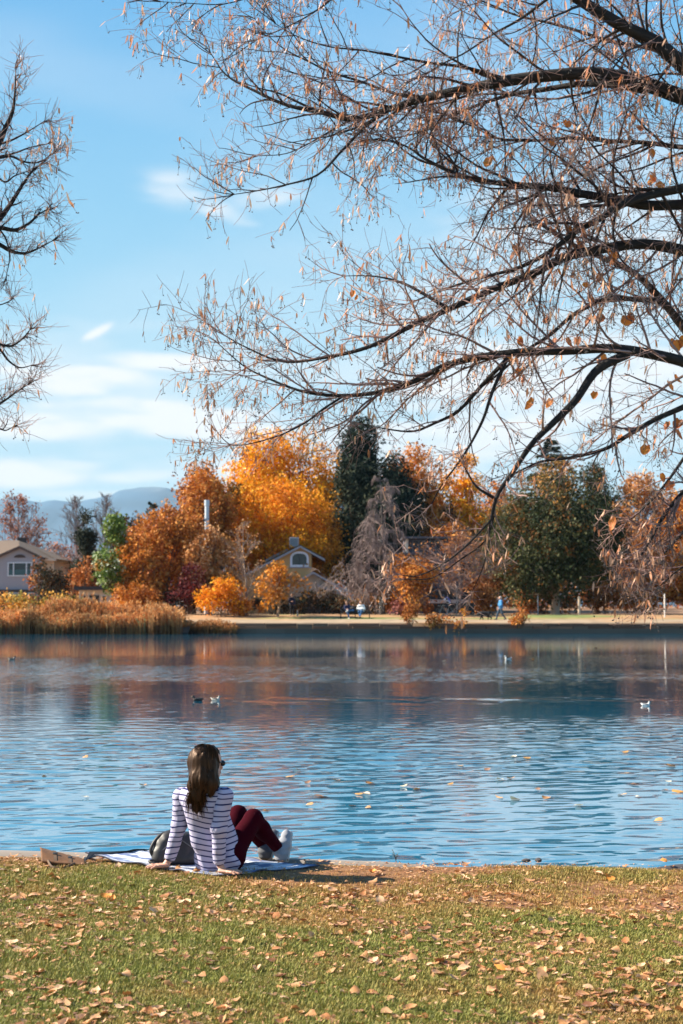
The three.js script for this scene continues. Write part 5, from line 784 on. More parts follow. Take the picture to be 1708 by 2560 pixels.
{
  const TX = 4.6, T = [V(TX + 0.15, -0.1, -7.6), V(TX + 0.05, 1.2, -7.55), V(TX, 2.4, -7.5), V(TX - 0.1, 3.8, -7.4), V(TX + 0.1, 5.4, -7.3), V(TX, 7.2, -7.1)];
  const j = (y, dx = 0) => V(TX - 0.02 + dx, y, -7.45);              // where a limb leaves the trunk
  const mid = (x, y, d) => at(x, y, d);
  const limbs = [
    { from: [j(3.9), mid(2050, 330, 6.9)], pts: [[1760, 200, 6.7], [1680, 140, 6.6], [1634, 103, 6.6], [1558, 65, 6.55], [1449, 0, 6.5], [1380, -45, 6.5]], r: [0.075, 0.03], len: 0.5 },
    { from: [j(3.5), mid(2150, 400, 7.1)], pts: [[1780, 268, 6.9], [1708, 243, 6.8], [1615, 211, 6.75], [1498, 184, 6.7], [1380, 188, 6.7], [1255, 204, 6.75], [1185, 219, 6.8], [1106, 235, 6.85], [1044, 250, 6.9], [981, 270, 6.95], [879, 298, 7], [809, 282, 7.05], [715, 262, 7.1], [637, 227, 7.15], [566, 188, 7.2], [527, 133, 7.25]], r: [0.07, 0.0035], len: 0.62, sag: 0.5 },
    { pts: [[1615, 225, 6.75], [1537, 213, 6.8], [1459, 209, 6.9], [1365, 223, 7], [1286, 235, 7.1], [1208, 258, 7.2], [1130, 290, 7.3], [1050, 330, 7.4], [960, 350, 7.5]], r: [0.03, 0.004], len: 0.6 },
    { pts: [[985, 268, 6.95], [918, 313, 6.9], [856, 376, 6.85], [793, 438, 6.8], [715, 462, 6.8], [637, 478, 6.8], [585, 486, 6.8]], r: [0.014, 0.0025], len: 0.5, sag: 0.7 },
    { pts: [[882, 297, 7], [825, 329, 7.1], [770, 360, 7.15], [715, 384, 7.2], [640, 390, 7.25]], r: [0.01, 0.0025], len: 0.42 },
    { pts: [[1260, 196, 6.75], [1161, 168, 6.7], [1075, 157, 6.7], [989, 141, 6.65], [903, 125, 6.6], [825, 117, 6.6], [745, 92, 6.6], [690, 60, 6.6]], r: [0.014, 0.0025], len: 0.5 },
    { pts: [[1035, 246, 6.9], [965, 227, 7], [903, 204, 7.05], [825, 180, 7.1], [778, 157, 7.15], [715, 125, 7.2], [676, 94, 7.25], [637, 47, 7.3]], r: [0.012, 0.0025], len: 0.5 },
    { pts: [[1420, -40, 6.4], [1365, 0, 6.4], [1302, 47, 6.45], [1232, 86, 6.5], [1161, 133, 6.55], [1091, 168, 6.6], [1020, 225, 6.65]], r: [0.013, 0.003], len: 0.45 },
    { pts: [[900, -60, 6.6], [840, -10, 6.6], [770, 40, 6.6], [700, 75, 6.65], [640, 100, 6.7]], r: [0.009, 0.0025], len: 0.4 },
    { pts: [[760, -60, 6.9], [660, -20, 6.9], [560, 10, 6.9], [470, 8, 6.9], [400, 4, 6.9]], r: [0.007, 0.0022], len: 0.3 },
    { from: [mid(2050, 330, 6.9), mid(1900, 235, 7)], pts: [[1760, 170, 7.1], [1623, 121, 7.1], [1521, 102, 7.1], [1435, 74, 7.15], [1365, 55, 7.2], [1294, 39, 7.2], [1200, 0, 7.2]], r: [0.022, 0.006], len: 0.5, pale: true },
    { from: [j(3.1, -0.1), mid(2100, 400, 7.4)], pts: [[1708, 368, 7.3], [1608, 356, 7.3], [1521, 352, 7.3], [1420, 345, 7.3], [1326, 352, 7.25], [1240, 345, 7.2], [1185, 317, 7.2], [1110, 285, 7.2]], r: [0.025, 0.003], len: 0.55 },
    { from: [j(2.95), mid(2150, 560, 7.3)], pts: [[1760, 512, 7], [1615, 513, 6.9], [1553, 501, 6.85], [1459, 485, 6.8], [1380, 470, 6.8], [1294, 462, 6.85], [1193, 450, 6.9], [1122, 427, 6.95], [1059, 395, 7], [1020, 368, 7.1], [960, 345, 7.1]], r: [0.05, 0.004], len: 0.62, sag: 0.6, up: 0.35 },
    { from: [j(3.2), mid(2080, 420, 7)], pts: [[1790, 450, 6.85], [1708, 470, 6.8], [1639, 485, 6.8], [1561, 509, 6.75], [1498, 548, 6.75], [1435, 583, 6.7], [1380, 626, 6.7], [1300, 668, 6.75], [1220, 690, 6.8], [1120, 720, 6.9], [1020, 760, 7]], r: [0.045, 0.005], len: 0.6, sag: 0.6 },
    { from: [j(2.75), mid(2150, 720, 7.2)], pts: [[1790, 650, 7.05], [1708, 626, 7], [1612, 610, 6.95], [1514, 621, 6.9], [1416, 643, 6.85], [1329, 686, 6.8], [1231, 724, 6.8], [1133, 768, 6.8], [1035, 812, 6.85], [926, 866, 6.9], [817, 893, 7], [708, 904, 7.05], [621, 871, 7.1], [560, 838, 7.15]], r: [0.055, 0.003], len: 0.62, up: 0.6 },
    { pts: [[1120, 772, 6.8], [1060, 735, 6.85], [1000, 705, 6.9], [930, 690, 6.95], [860, 690, 7]], r: [0.016, 0.0025], len: 0.5, up: 0.7 },
    { from: [j(2.4), mid(2200, 1000, 7.1)], pts: [[1780, 935, 6.8], [1708, 904, 6.75], [1612, 882, 6.7], [1525, 871, 6.7], [1416, 877, 6.7], [1307, 880, 6.7], [1198, 893, 6.75], [1111, 915, 6.8], [1035, 953, 6.85], [948, 980, 6.9], [861, 989, 6.95], [763, 980, 7], [675, 948, 7.05], [610, 915, 7.1], [548, 861, 7.1]], r: [0.05, 0.003], len: 0.55, up: 0.45, sag: 0.5 },
    { from: [j(2.5), mid(2000, 1080, 7.6)], pts: [[1790, 910, 7.6], [1708, 817, 7.6], [1656, 752, 7.55], [1590, 686, 7.5], [1503, 643, 7.45], [1430, 610, 7.4], [1350, 560, 7.4]], r: [0.055, 0.01], len: 0.4, pale: true, gap: 0.14 },
    { pts: [[1662, 760, 7.55], [1640, 752, 7.52], [1585, 748, 7.42], [1525, 745, 7.3], [1438, 784, 7.2], [1373, 839, 7.1], [1307, 882, 7], [1240, 940, 7], [1180, 985, 7]], r: [0.028, 0.006], len: 0.36, sag: 0.7, gap: 0.15 },
    { pts: [[1569, 885, 6.7], [1492, 926, 6.65], [1438, 1002, 6.6], [1383, 1057, 6.6], [1329, 1111, 6.55], [1285, 1176, 6.55], [1242, 1242, 6.5], [1228, 1300, 6.5]], r: [0.034, 0.01], len: 0.3, sag: 0.6, gap: 0.2 },
    { pts: [[1228, 1300, 6.5], [1160, 1370, 6.45], [1100, 1415, 6.4], [1040, 1440, 6.4], [1000, 1437, 6.4]], r: [0.008, 0.0028], len: 0.22, sag: 0.5, gap: 0.13 },
    { pts: [[1235, 1290, 6.5], [1215, 1350, 6.55], [1150, 1400, 6.6], [1080, 1445, 6.6], [1010, 1448, 6.6]], r: [0.007, 0.0028], len: 0.14, sag: 0.5, gap: 0.24 },
    { pts: [[1225, 1300, 6.5], [1222, 1360, 6.5], [1205, 1425, 6.5], [1180, 1480, 6.5]], r: [0.006, 0.003], len: 0.12, sag: 0.5, gap: 0.3 },
    { pts: [[1235, 1245, 6.5], [1190, 1215, 6.5], [1160, 1165, 6.5]], r: [0.012, 0.004], len: 0.16, gap: 0.2 },
    { from: [j(2.1), mid(2200, 1120, 7.2)], pts: [[1800, 975, 6.9], [1708, 1018, 6.85], [1634, 1051, 6.8], [1569, 1089, 6.75], [1514, 1122, 6.7], [1427, 1144, 6.7], [1351, 1155, 6.75], [1290, 1182, 6.8]], r: [0.03, 0.006], len: 0.32, sag: 0.7, gap: 0.18 },
    { pts: [[1270, 896, 6.7], [1209, 959, 6.75], [1144, 1029, 6.8], [1089, 1057, 6.85], [1035, 1078, 6.9], [970, 1073, 6.95], [905, 1060, 7]], r: [0.018, 0.003], len: 0.34, sag: 0.5, gap: 0.14 },
    { pts: [[1268, 897, 6.7], [1231, 980, 6.65], [1209, 1046, 6.6], [1176, 1111, 6.6], [1144, 1160, 6.6], [1100, 1220, 6.6], [1080, 1260, 6.6]], r: [0.016, 0.004], len: 0.26, sag: 0.7, gap: 0.17 },
    { pts: [[861, 989, 6.95], [806, 1024, 6.9], [763, 1057, 6.85], [697, 1089, 6.8], [610, 1112, 6.8], [575, 1112, 6.8]], r: [0.009, 0.0025], len: 0.36, sag: 0.4, gap: 0.1 },
    { from: [j(1.75), mid(2200, 1330, 7.3)], pts: [[1790, 1180, 6.7], [1708, 1231, 6.6], [1656, 1296, 6.6], [1620, 1362, 6.55], [1590, 1405, 6.5]], r: [0.026, 0.006], len: 0.26, sag: 0.4, gap: 0.075 },
    { from: [mid(1790, 1180, 6.7), mid(1770, 1230, 6.85)], pts: [[1740, 1290, 6.9], [1690, 1350, 6.9], [1650, 1395, 6.85], [1610, 1440, 6.8]], r: [0.018, 0.005], len: 0.26, sag: 0.3, gap: 0.075 },
    { from: [mid(1800, 975, 6.9), mid(1765, 1060, 7.05)], pts: [[1720, 1130, 7.1], [1660, 1215, 7.1], [1610, 1270, 7.1], [1560, 1310, 7.1]], r: [0.02, 0.004], len: 0.26, sag: 0.3, gap: 0.09 },
    { from: [mid(1752, 1200, 6.65), mid(1765, 1300, 6.5)], pts: [[1740, 1390, 6.4], [1690, 1430, 6.4], [1650, 1465, 6.4]], r: [0.012, 0.004], len: 0.24, sag: 0.2, gap: 0.07 },
  ];
  const leaves = [[1330, 1010, 1.15], [1375, 1006, 0.8], [1560, 798, 1.1], [1610, 782, 1], [1495, 800, 0.9], [1475, 798, 0.9], [1570, 790, 0.9], [1685, 860, 1.2], [1702, 850, 1.1], [1505, 895, 0.8], [1490, 910, 1.1], [1460, 985, 0.9], [1380, 865, 1], [1390, 850, 0.8], [1418, 845, 0.8], [1440, 850, 0.7], [1300, 845, 0.8], [1305, 838, 0.7], [1255, 905, 1], [1305, 920, 0.7], [1220, 942, 0.7], [1110, 890, 0.7], [1265, 800, 0.8], [1360, 802, 0.7], [1475, 745, 0.9], [1500, 690, 0.8], [1535, 635, 1], [1460, 715, 0.7], [1400, 670, 0.8], [1460, 580, 0.9], [1470, 600, 0.9], [1448, 608, 0.8], [1440, 575, 0.7], [1380, 585, 0.9], [1285, 620, 0.9], [1290, 625, 0.8], [1415, 580, 0.7], [1630, 455, 1], [1640, 465, 0.9], [1615, 460, 0.8], [1405, 450, 0.8], [1670, 960, 0.9], [1685, 945, 1], [1618, 978, 0.9], [1700, 1055, 0.9], [1670, 1060, 0.8], [1495, 980, 0.8], [1220, 402, 0.9], [1228, 398, 0.7], [1215, 66, 0.8], [1440, 185, 0.7], [1380, 355, 0.6], [1420, 308, 0.8], [1390, 312, 0.6], [1570, 290, 0.8], [1600, 320, 0.6], [1622, 385, 0.8], [1250, 5, 0.7], [1560, 4, 0.8], [885, 733, 0.6], [895, 738, 0.5], [1530, 1300, 0.9], [1612, 1320, 1], [1605, 1310, 0.8], [1680, 1210, 1], [1690, 1080, 0.9], [1650, 1190, 0.8], [1560, 1085, 0.7], [1625, 1115, 0.9], [1090, 355, 0.6], [1180, 220, 0.6], [1520, 1325, 0.8]];
  nearTree('large nearly bare linden whose branches hang in from the upper right', T, limbs, { seed: 21, stretch: 1.18, gap2: 0.085, thin: 0.7, r0: 0.3, r1: 0.12, sunlitBarkMat: std(2.2, 1.95, 1.75, 0.85, { map: barkMap, bumpMap: barkBump, bumpScale: 0.004 }), bracts: 6200, ownBracts: 290, leaves, gap1: 0.11 });
}
{
  const T = [V(-5.2, -0.1, -4.6), V(-5.15, 1.5, -4.65), V(-5.1, 3, -4.7), V(-5, 5.2, -4.9)], j = (y) => V(-5.12, y, -4.68), m = (x, y, d) => at(x, y, d);
  const L = (a, P0, r = [0.02, 0.003], o = {}) => ({ from: a, pts: P0.map(([x, y, d]) => [x > 0 ? x * 0.8 - 8 : x, y, d]), r, len: 0.11, sag: 0.1, up: 0.7, gap: 0.24, ...o });
  const limbs = [
    L([j(3.8), m(-500, 700, 6.6)], [[-60, 430, 7], [0, 351, 7.1], [27, 320, 7.1], [49, 280, 7.1], [56, 239, 7.1], [60, 175, 7.1]], [0.03, 0.0025]),
    L([m(-500, 700, 6.6), m(-300, 480, 6.8)], [[-40, 375, 7], [0, 360, 7.05], [45, 351, 7.1], [89, 333, 7.1], [147, 304, 7.1]], [0.012, 0.0022], { len: 0.075 }),
    L([m(-500, 700, 6.6), m(-300, 480, 6.8)], [[-40, 395, 7.2], [0, 391, 7.2], [58, 382, 7.2], [103, 369, 7.2], [156, 360, 7.2]], [0.012, 0.0022], { len: 0.075 }),
    L([m(-500, 700, 6.6), m(-300, 460, 6.8)], [[-40, 398, 7], [0, 394, 7], [45, 391, 7], [89, 405, 7], [134, 405, 7], [177, 382, 7]], [0.012, 0.0022], { len: 0.075 }),
    L([j(3.3), m(-450, 780, 6.6)], [[-50, 590, 6.9], [0, 546, 7], [45, 508, 7], [80, 463, 7], [112, 427, 7], [139, 409, 7]], [0.026, 0.0022]),
    L([m(-450, 780, 6.6), m(-250, 520, 6.9)], [[-30, 430, 7.1], [27, 455, 7.1], [55, 440, 7.1], [90, 430, 7.1]], [0.01, 0.0022], { len: 0.075 }),
    L([j(3.1), m(-450, 760, 6.7)], [[-40, 580, 6.9], [0, 570, 6.9], [58, 575, 6.9], [103, 557, 6.9], [134, 534, 6.9], [156, 525, 6.9]], [0.02, 0.0022]),
    L([j(2.95), m(-450, 760, 6.7)], [[-40, 600, 7], [0, 612, 7], [45, 628, 7], [89, 633, 7], [134, 619, 7], [174, 602, 7]], [0.02, 0.0022], { len: 0.075 }),
    L([m(-450, 760, 6.7), m(-250, 640, 6.8)], [[-30, 560, 6.8], [20, 585, 6.8], [40, 640, 6.8], [30, 690, 6.8]], [0.008, 0.0022], { len: 0.075 }),
    L([j(2.6), m(-450, 960, 6.8)], [[-40, 862, 7], [0, 861, 7], [45, 865, 7], [80, 847, 7], [103, 825, 7]], [0.014, 0.0022], { len: 0.075 }),
    L([m(-450, 960, 6.8), m(-300, 900, 6.9)], [[-40, 850, 7.1], [0, 874, 7.1], [36, 901, 7.1], [72, 919, 7.1], [107, 914, 7.1]], [0.012, 0.0022], { len: 0.075 }),
    L([m(-450, 960, 6.8), m(-300, 850, 6.9)], [[-40, 760, 7.1], [10, 762, 7.1], [42, 752, 7.1]], [0.008, 0.0022], { len: 0.075 }),
    L([j(2.3), m(-400, 1150, 6.8)], [[-40, 1020, 7], [0, 1008, 7], [36, 995, 7], [67, 977, 7], [98, 961, 7]], [0.012, 0.0022], { len: 0.075 }),
    L([m(-400, 1150, 6.8), m(-300, 1100, 6.9)], [[-30, 1070, 7], [0, 1072, 7], [27, 1076, 7], [50, 1068, 7]], [0.009, 0.0022], { len: 0.075 }),
  ];
  nearTree('bare linden at the left edge with sparse hanging seed wings', T, limbs, { seed: 33, r0: 0.26, r1: 0.08, sunlitBarkMat: limbMat, bracts: 200, ownBracts: 150, gap1: 0.1, gap2: 0.17, gap3: 0.09 });
}
// ================================================================ grass and fallen leaves on the lawn
{
  const q = rng(8), b = new MB();
  for (let k = 0; k < 9; k++) {
    const a = q() * 6.283, x = (q() - 0.5) * 0.045, z = (q() - 0.5) * 0.045, h = 0.013 + 0.019 * q(), w = 0.0018 + 0.0011 * q(), bx = Math.cos(a) * h * (0.3 + 0.8 * q()), bz = Math.sin(a) * h * (0.3 + 0.8 * q()), sx = -Math.sin(a) * w, sz = Math.cos(a) * w, k1 = 0.75 + 0.4 * q(), c = [k1, k1, k1], c2 = [k1 * 0.75, k1 * 0.75, k1 * 0.75];
    const A = b.v(x - sx, -0.006, z - sz, 0, 0, c2), B = b.v(x + sx, -0.006, z + sz, 1, 0, c2), C = b.v(x + bx * 0.45 + sx * 0.8, h * 0.62, z + bz * 0.45 + sz * 0.8, 1, 0.6, c), D = b.v(x + bx * 0.45 - sx * 0.8, h * 0.62, z + bz * 0.45 - sz * 0.8, 0, 0.6, c), E = b.v(x + bx, h * 0.92, z + bz, 0.5, 1, c);
    b.q(A, B, C, D); b.t(D, C, E);
  }
  const spots = [];
  const add = (n, f) => { for (let k = 0; k < n; k++) { const [x, z] = f(); if (z > -2.5 || z < edgeZ(x) + 0.02) continue; const g = greenAt(x, z), d = z - edgeZ(x); if (q() > 0.12 + 1.1 * sstep(g, 0.12, 0.7)) continue; spots.push([x, z, g, d]); } };
  add(120000, () => { const z = -5.2 - 5.3 * q(); return [(q() * 2 - 1) * (-z * 0.255 + 0.35), z]; });
  add(26000, () => [(q() * 2 - 1) * 6.5, -2.6 - 8 * q()]);
  const im = new THREE.InstancedMesh(b.geometry(), phys(1, 1, 1, 0.7, { vertexColors: true, transmission: 0.3, thickness: 0, specularIntensity: 0.6 }), spots.length), M = new THREE.Matrix4(), Q = new THREE.Quaternion(), C = new THREE.Color();
  spots.forEach(([x, z, g, d], k) => {
    const s = (0.62 + 0.5 * q()) * lerp(0.7, 1.1, g) * (x < 0.9 ? lerp(0.4, 1, sstep(d, 0.05, 0.7)) : 1); Q.setFromAxisAngle(V(0, 1, 0), q() * 6.283); im.setMatrixAt(k, M.compose(V(x, lawnY(x, z) - 0.03 * sstep(-d, -0.25, 0), z), Q, V(s, s * (0.7 + 0.5 * q()), s)));
    const dry = clamp(1.0 - g * 1.0 + (q() - 0.5) * 0.55 + (fbm(x * 2, 3, z * 3, 2) - 0.5) * 0.6), t = 0.7 + 0.6 * q();
    C.setRGB(lerp(0.285, 0.58, dry) * t, lerp(0.285, 0.33, dry) * t, lerp(0.055, 0.115, dry) * t); im.setColorAt(k, C);
  });
  put(im, 'grass'); setting(im, 'stuff'); im.userData.label = 'short green and straw coloured grass of the lawn';
}
const LEAFPAL = [[0.64, 0.34, 0.16], [0.52, 0.235, 0.085], [0.74, 0.45, 0.25], [0.44, 0.165, 0.045], [0.28, 0.10, 0.035], [0.58, 0.28, 0.11]];
function fallenLeaf(q, c) {                                          // a dry curled leaf lying on the ground, about 6 cm long
  const b = new MB(), n = 6, L = 0.066, W = 0.021 + 0.01 * q(), flat = q() < 0.5 ? 0.4 : 1, curl = (0.4 + 1.3 * q()) * flat * (q() < 0.8 ? 1 : -0.6), roll = (0.25 + 1.2 * q()) * flat * (q() < 0.75 ? 1 : -0.7), rows = [], tw = (q() - 0.5) * 1.2;
  for (let i = 0; i <= n; i++) {
    const t = i / n - 0.5, u = i / n, hw = W * Math.pow(Math.sin(Math.PI * clamp(0.09 + 0.9 * u)), 0.75) * (0.8 + 0.4 * q()), r = [], cx = L * Math.sin(t * curl) / curl, cy = L * (1 - Math.cos(t * curl)) / curl;
    for (let j = -2; j <= 2; j++) { const s = j / 2, a = s * roll, y0 = hw * (1 - Math.cos(a)) / roll, x0 = hw * Math.sin(a) / roll, ta = tw * t, k = 0.85 + 0.3 * q(); r.push(b.v(cx, cy + y0 * Math.cos(ta) + x0 * Math.sin(ta) + 0.003 * (q() - 0.5), x0 * Math.cos(ta) - y0 * Math.sin(ta) + 0.002 * (q() - 0.5), u, s, [c[0] * k, c[1] * k, c[2] * k])); }
    rows.push(r);
  }
  for (let i = 0; i < n; i++) for (let j = 0; j < 4; j++) b.q(rows[i][j], rows[i + 1][j], rows[i + 1][j + 1], rows[i][j + 1]);
  b.twig([V(L * 0.5, 0.002, 0), V(L * 0.66, 0.004, 0.004), V(L * 0.82, 0.003, -0.003)], 0.0011, 0.0009, [c[0] * 0.6, c[1] * 0.5, c[2] * 0.5]);
  const g = b.geometry(); g.computeBoundingBox(); g.translate(0, -g.boundingBox.min.y, 0); return g;
}
const dryMat = phys(1, 1, 1, 0.75, { vertexColors: true, transmission: 0.22, thickness: 0 });
{
  const q = rng(55), shapes = []; for (let k = 0; k < 24; k++) shapes.push(fallenLeaf(q, LEAFPAL[k % 6]));
  const orange = [0, 1, 2].map(() => fallenLeaf(q, [0.72, 0.26, 0.03]));
  const lie = (x, z, up) => { const e = new THREE.Euler((q() - 0.5) * 0.5, q() * 6.283, (q() - 0.5) * 0.5 + (q() < 0.12 ? (q() - 0.5) * 1.4 : 0)); return [V(x, lawnY(x, z) + up, z), e]; };
  const spots = []; let guard = 0;
  while (spots.length < 3700 && guard++ < 60000) {
    const z = -5.35 - 4.9 * Math.pow(q(), 0.9), x = (q() * 2 - 1) * (-z * 0.25 + 0.25), d = z - edgeZ(x); if (d < 0.12) continue;
    const clump = fbm(x * 1.3 + 2, 4, z * 2.4, 3), dens = (0.5 + 1.3 * sstep(clump, 0.42, 0.66)) * (0.2 + 0.8 * sstep(d, 0.6, 1.8)); if (q() > dens * 0.6) continue;
    spots.push([x, z]);
  }
  const big = spots.map(([x, z]) => [x, z, (0.32 + 0.72 * Math.pow(q(), 1.8)) * (0.9 + 0.2 * q())]);
  big.sort((a, b) => b[2] / -b[1] - a[2] / -a[1]);
  const proto = tag(mesh('fallen_leaf', shapes[0], dryMat, scene), 'dry tan curled leaf lying on the lawn', 'leaf', 'dry fallen leaves on the lawn');
  const rest = [];
  big.forEach(([x, z, s], k) => {
    const [p, e] = lie(x, z, 0.012 + 0.012 * q());
    if (k < 292) { const m = k ? proto.clone() : proto; if (k) { m.name = numbered('fallen_leaf'); m.geometry = shapes[k % 24]; scene.add(m); m.castShadow = m.receiveShadow = true; } m.position.copy(p); m.rotation.copy(e); m.scale.setScalar(s * 1.08); } else rest.push([p, e, s, k]);
  });
  const B = new MB();                                                // the many smaller leaves and broken bits
  const push = (g, M) => { const P = g.attributes.position, C = g.attributes.color, f = B.n, v = V(0, 0, 0); for (let i = 0; i < P.count; i++) { v.fromBufferAttribute(P, i).applyMatrix4(M); B.v(v.x, v.y, v.z, 0, 0, [C.getX(i), C.getY(i), C.getZ(i)]); } for (const i of g.index.array) B.i.push(f + i); };
  for (const [p, e, s, k] of rest) push(shapes[(k * 7) % 24], new THREE.Matrix4().compose(p, new THREE.Quaternion().setFromEuler(e), V(s, s, s)));
  for (let k = 0; k < 15000; k++) { const z = -5.3 - 5 * q(), x = (q() * 2 - 1) * (-z * 0.25 + 0.3), d = z - edgeZ(x); if (d < 0.05 || q() > 0.25 + 0.9 * sstep(fbm(x * 1.3 + 2, 4, z * 2.4, 3), 0.4, 0.62)) continue; const c = LEAFPAL[Math.floor(q() * 6)], s = 0.006 + 0.014 * q() * q() + 0.004, dd = sphere(q); dd.y *= 0.4; dd.normalize(); B.leaf(V(x, lawnY(x, z) + 0.006 + 0.014 * q(), z), dd, V(-dd.z, 0.3 * (q() - 0.5), dd.x).normalize(), s * 1.6, s, c, 0.2); }
  const st = B.build('leaf_litter', dryMat); setting(st, 'stuff'); st.userData.label = 'smaller dry leaves and leaf bits scattered through the grass';
  [[268, 2247, 1.1, 'orange leaf on the grass below the tan flap of the blanket', 0], [282, 2253, 0.8, 'smaller orange leaf touching the one below the tan flap', 1], [1258, 2436, 1.25, 'bright orange leaf standing up among tan ones at lower right', 2], [1525, 2200, 1, 'orange-brown leaf in the shaded grass near the right edge', 0], [930, 2192, 1.15, 'large upright brown leaf right of the blanket', 1], [1660, 2162, 0.9, 'reddish leaf at the waterline near the right edge', 2]].forEach(([x, y, s, l, k]) => { const p = gnd(x, y), [P, e] = lie(p.x, p.z, 0.02); const m = tag(mesh('fallen_leaf', orange[k], dryMat, scene, P), l, 'leaf'); m.rotation.copy(e); m.rotation.x += 0.4; m.scale.setScalar(s * 1.15); });
}
{ // floating leaves
  const q = rng(63), sh = []; for (let k = 0; k < 6; k++) sh.push(fallenLeaf(q, [[0.66, 0.34, 0.12], [0.74, 0.6, 0.4], [0.5, 0.22, 0.06], [0.8, 0.68, 0.5], [0.6, 0.28, 0.05], [0.3, 0.14, 0.07]][k]));
  [[214, 1892, 1], [375, 1913, 0.6], [358, 1963, 1.1], [214, 1992, 0.8], [111, 1940, 0.8], [801, 1992, 1.6], [773, 2011, 1.1], [633, 2031, 1.2], [665, 2027, 0.8], [742, 1922, 0.9], [726, 1942, 1.3], [770, 1956, 1], [842, 1950, 1], [115, 1733, 0.8], [925, 1959, 1.3], [917, 1985, 1.3], [899, 1985, 1.2], [880, 2015, 1.1], [921, 2018, 0.9], [1010, 1965, 1], [1041, 1974, 1.1], [997, 2016, 0.9], [1126, 1960, 0.9], [1218, 1924, 1.2], [1151, 1914, 1], [1250, 1949, 1.4], [1277, 1946, 1.2], [1283, 1892, 1.3], [1317, 1895, 1.2], [1344, 1973, 1], [1248, 1993, 1.1], [1288, 1998, 1.4], [1366, 1995, 1.1], [1447, 2014, 1.3], [1564, 1880, 1], [1587, 1961, 1.3], [1556, 1986, 1.1], [1595, 1991, 0.7], [1676, 1915, 1.4], [1672, 1954, 0.9], [1696, 1979, 1.5], [1663, 1975, 1], [1646, 2050, 1.1], [205, 1607, 0.9], [980, 1640, 1], [1110, 1652, 0.8], [1332, 1648, 0.9], [1490, 1620, 0.9], [1588, 1650, 0.9]].forEach(([x, y, s], k) => {
    const p = gnd(x, y, WATER + 0.008), m = tag(mesh('floating_leaf', sh[k % 6], dryMat, scene, p, [(q() - 0.5) * 0.4, q() * 6.283, (q() - 0.5) * 0.4]), 'small dry leaf floating on the pond', 'leaf', 'dry leaves floating on the pond'); const d = Math.max(1, -p.z / 16); m.scale.setScalar(s * 1.35 * Math.min(1.8, Math.sqrt(d)));
  });
}
{ // ducks
  const mk = (px, py, turn, label, bc, wc, hc, sc = 1) => {
    const o = thing('duck', label, 'duck', gnd(px, py, WATER), turn), M = (c) => std(...c, 0.7);
    mesh('body', body([[V(0, 0.03, 0.08), V(0, 0.035, -0.1), 0.062, 0.055], [V(0, 0.05, -0.12), V(0, 0.085, -0.2), 0.045, 0.014], [V(0, 0.05, 0.1), V(0, 0.13, 0.13), 0.045, 0.03], [V(0, 0.155, 0.135), V(0, 0.155, 0.15), 0.034, 0.03]], 0.009, 0.03), M(bc), o);
    mesh('wing', body([[V(0.05, 0.06, 0.06), V(0.035, 0.085, -0.14), 0.03, 0.014]], 0.008, 0.02), M(wc), o); mesh('wing', body([[V(-0.05, 0.06, 0.06), V(-0.035, 0.085, -0.14), 0.03, 0.014]], 0.008, 0.02), M(wc), o);
    mesh('head', body([[V(0, 0.155, 0.137), V(0, 0.155, 0.152), 0.037, 0.033]], 0.007, 0.02), M(hc), o); mesh('bill', body([[V(0, 0.148, 0.18), V(0, 0.142, 0.215), 0.013, 0.01]], 0.005, 0.01), M([0.35, 0.3, 0.2]), o);
    o.scale.setScalar(sc); return o;
  };
  mk(494, 1752, -1.5, 'dark duck leading a pair left of the pond centre', [0.03, 0.025, 0.022], [0.04, 0.035, 0.03], [0.018, 0.016, 0.016], 0.6);
  mk(540, 1751, 1.2, 'pale-breasted duck behind the dark leading one', [0.5, 0.46, 0.4], [0.03, 0.03, 0.03], [0.12, 0.1, 0.09], 0.58);
  mk(30, 1650, 1.5, 'dark duck with pale flank at the left edge of the pond', [0.25, 0.23, 0.2], [0.03, 0.028, 0.025], [0.02, 0.018, 0.018], 0.7);
  mk(1270, 1648, -1.5, 'black and white duck in the dark reflection of the big green tree', [0.72, 0.7, 0.66], [0.025, 0.025, 0.025], [0.7, 0.68, 0.64], 0.72);
  mk(1615, 1764, 1.3, 'white duck on the bright water near the right edge', [0.8, 0.78, 0.75], [0.2, 0.2, 0.2], [0.1, 0.12, 0.12], 0.5);
}
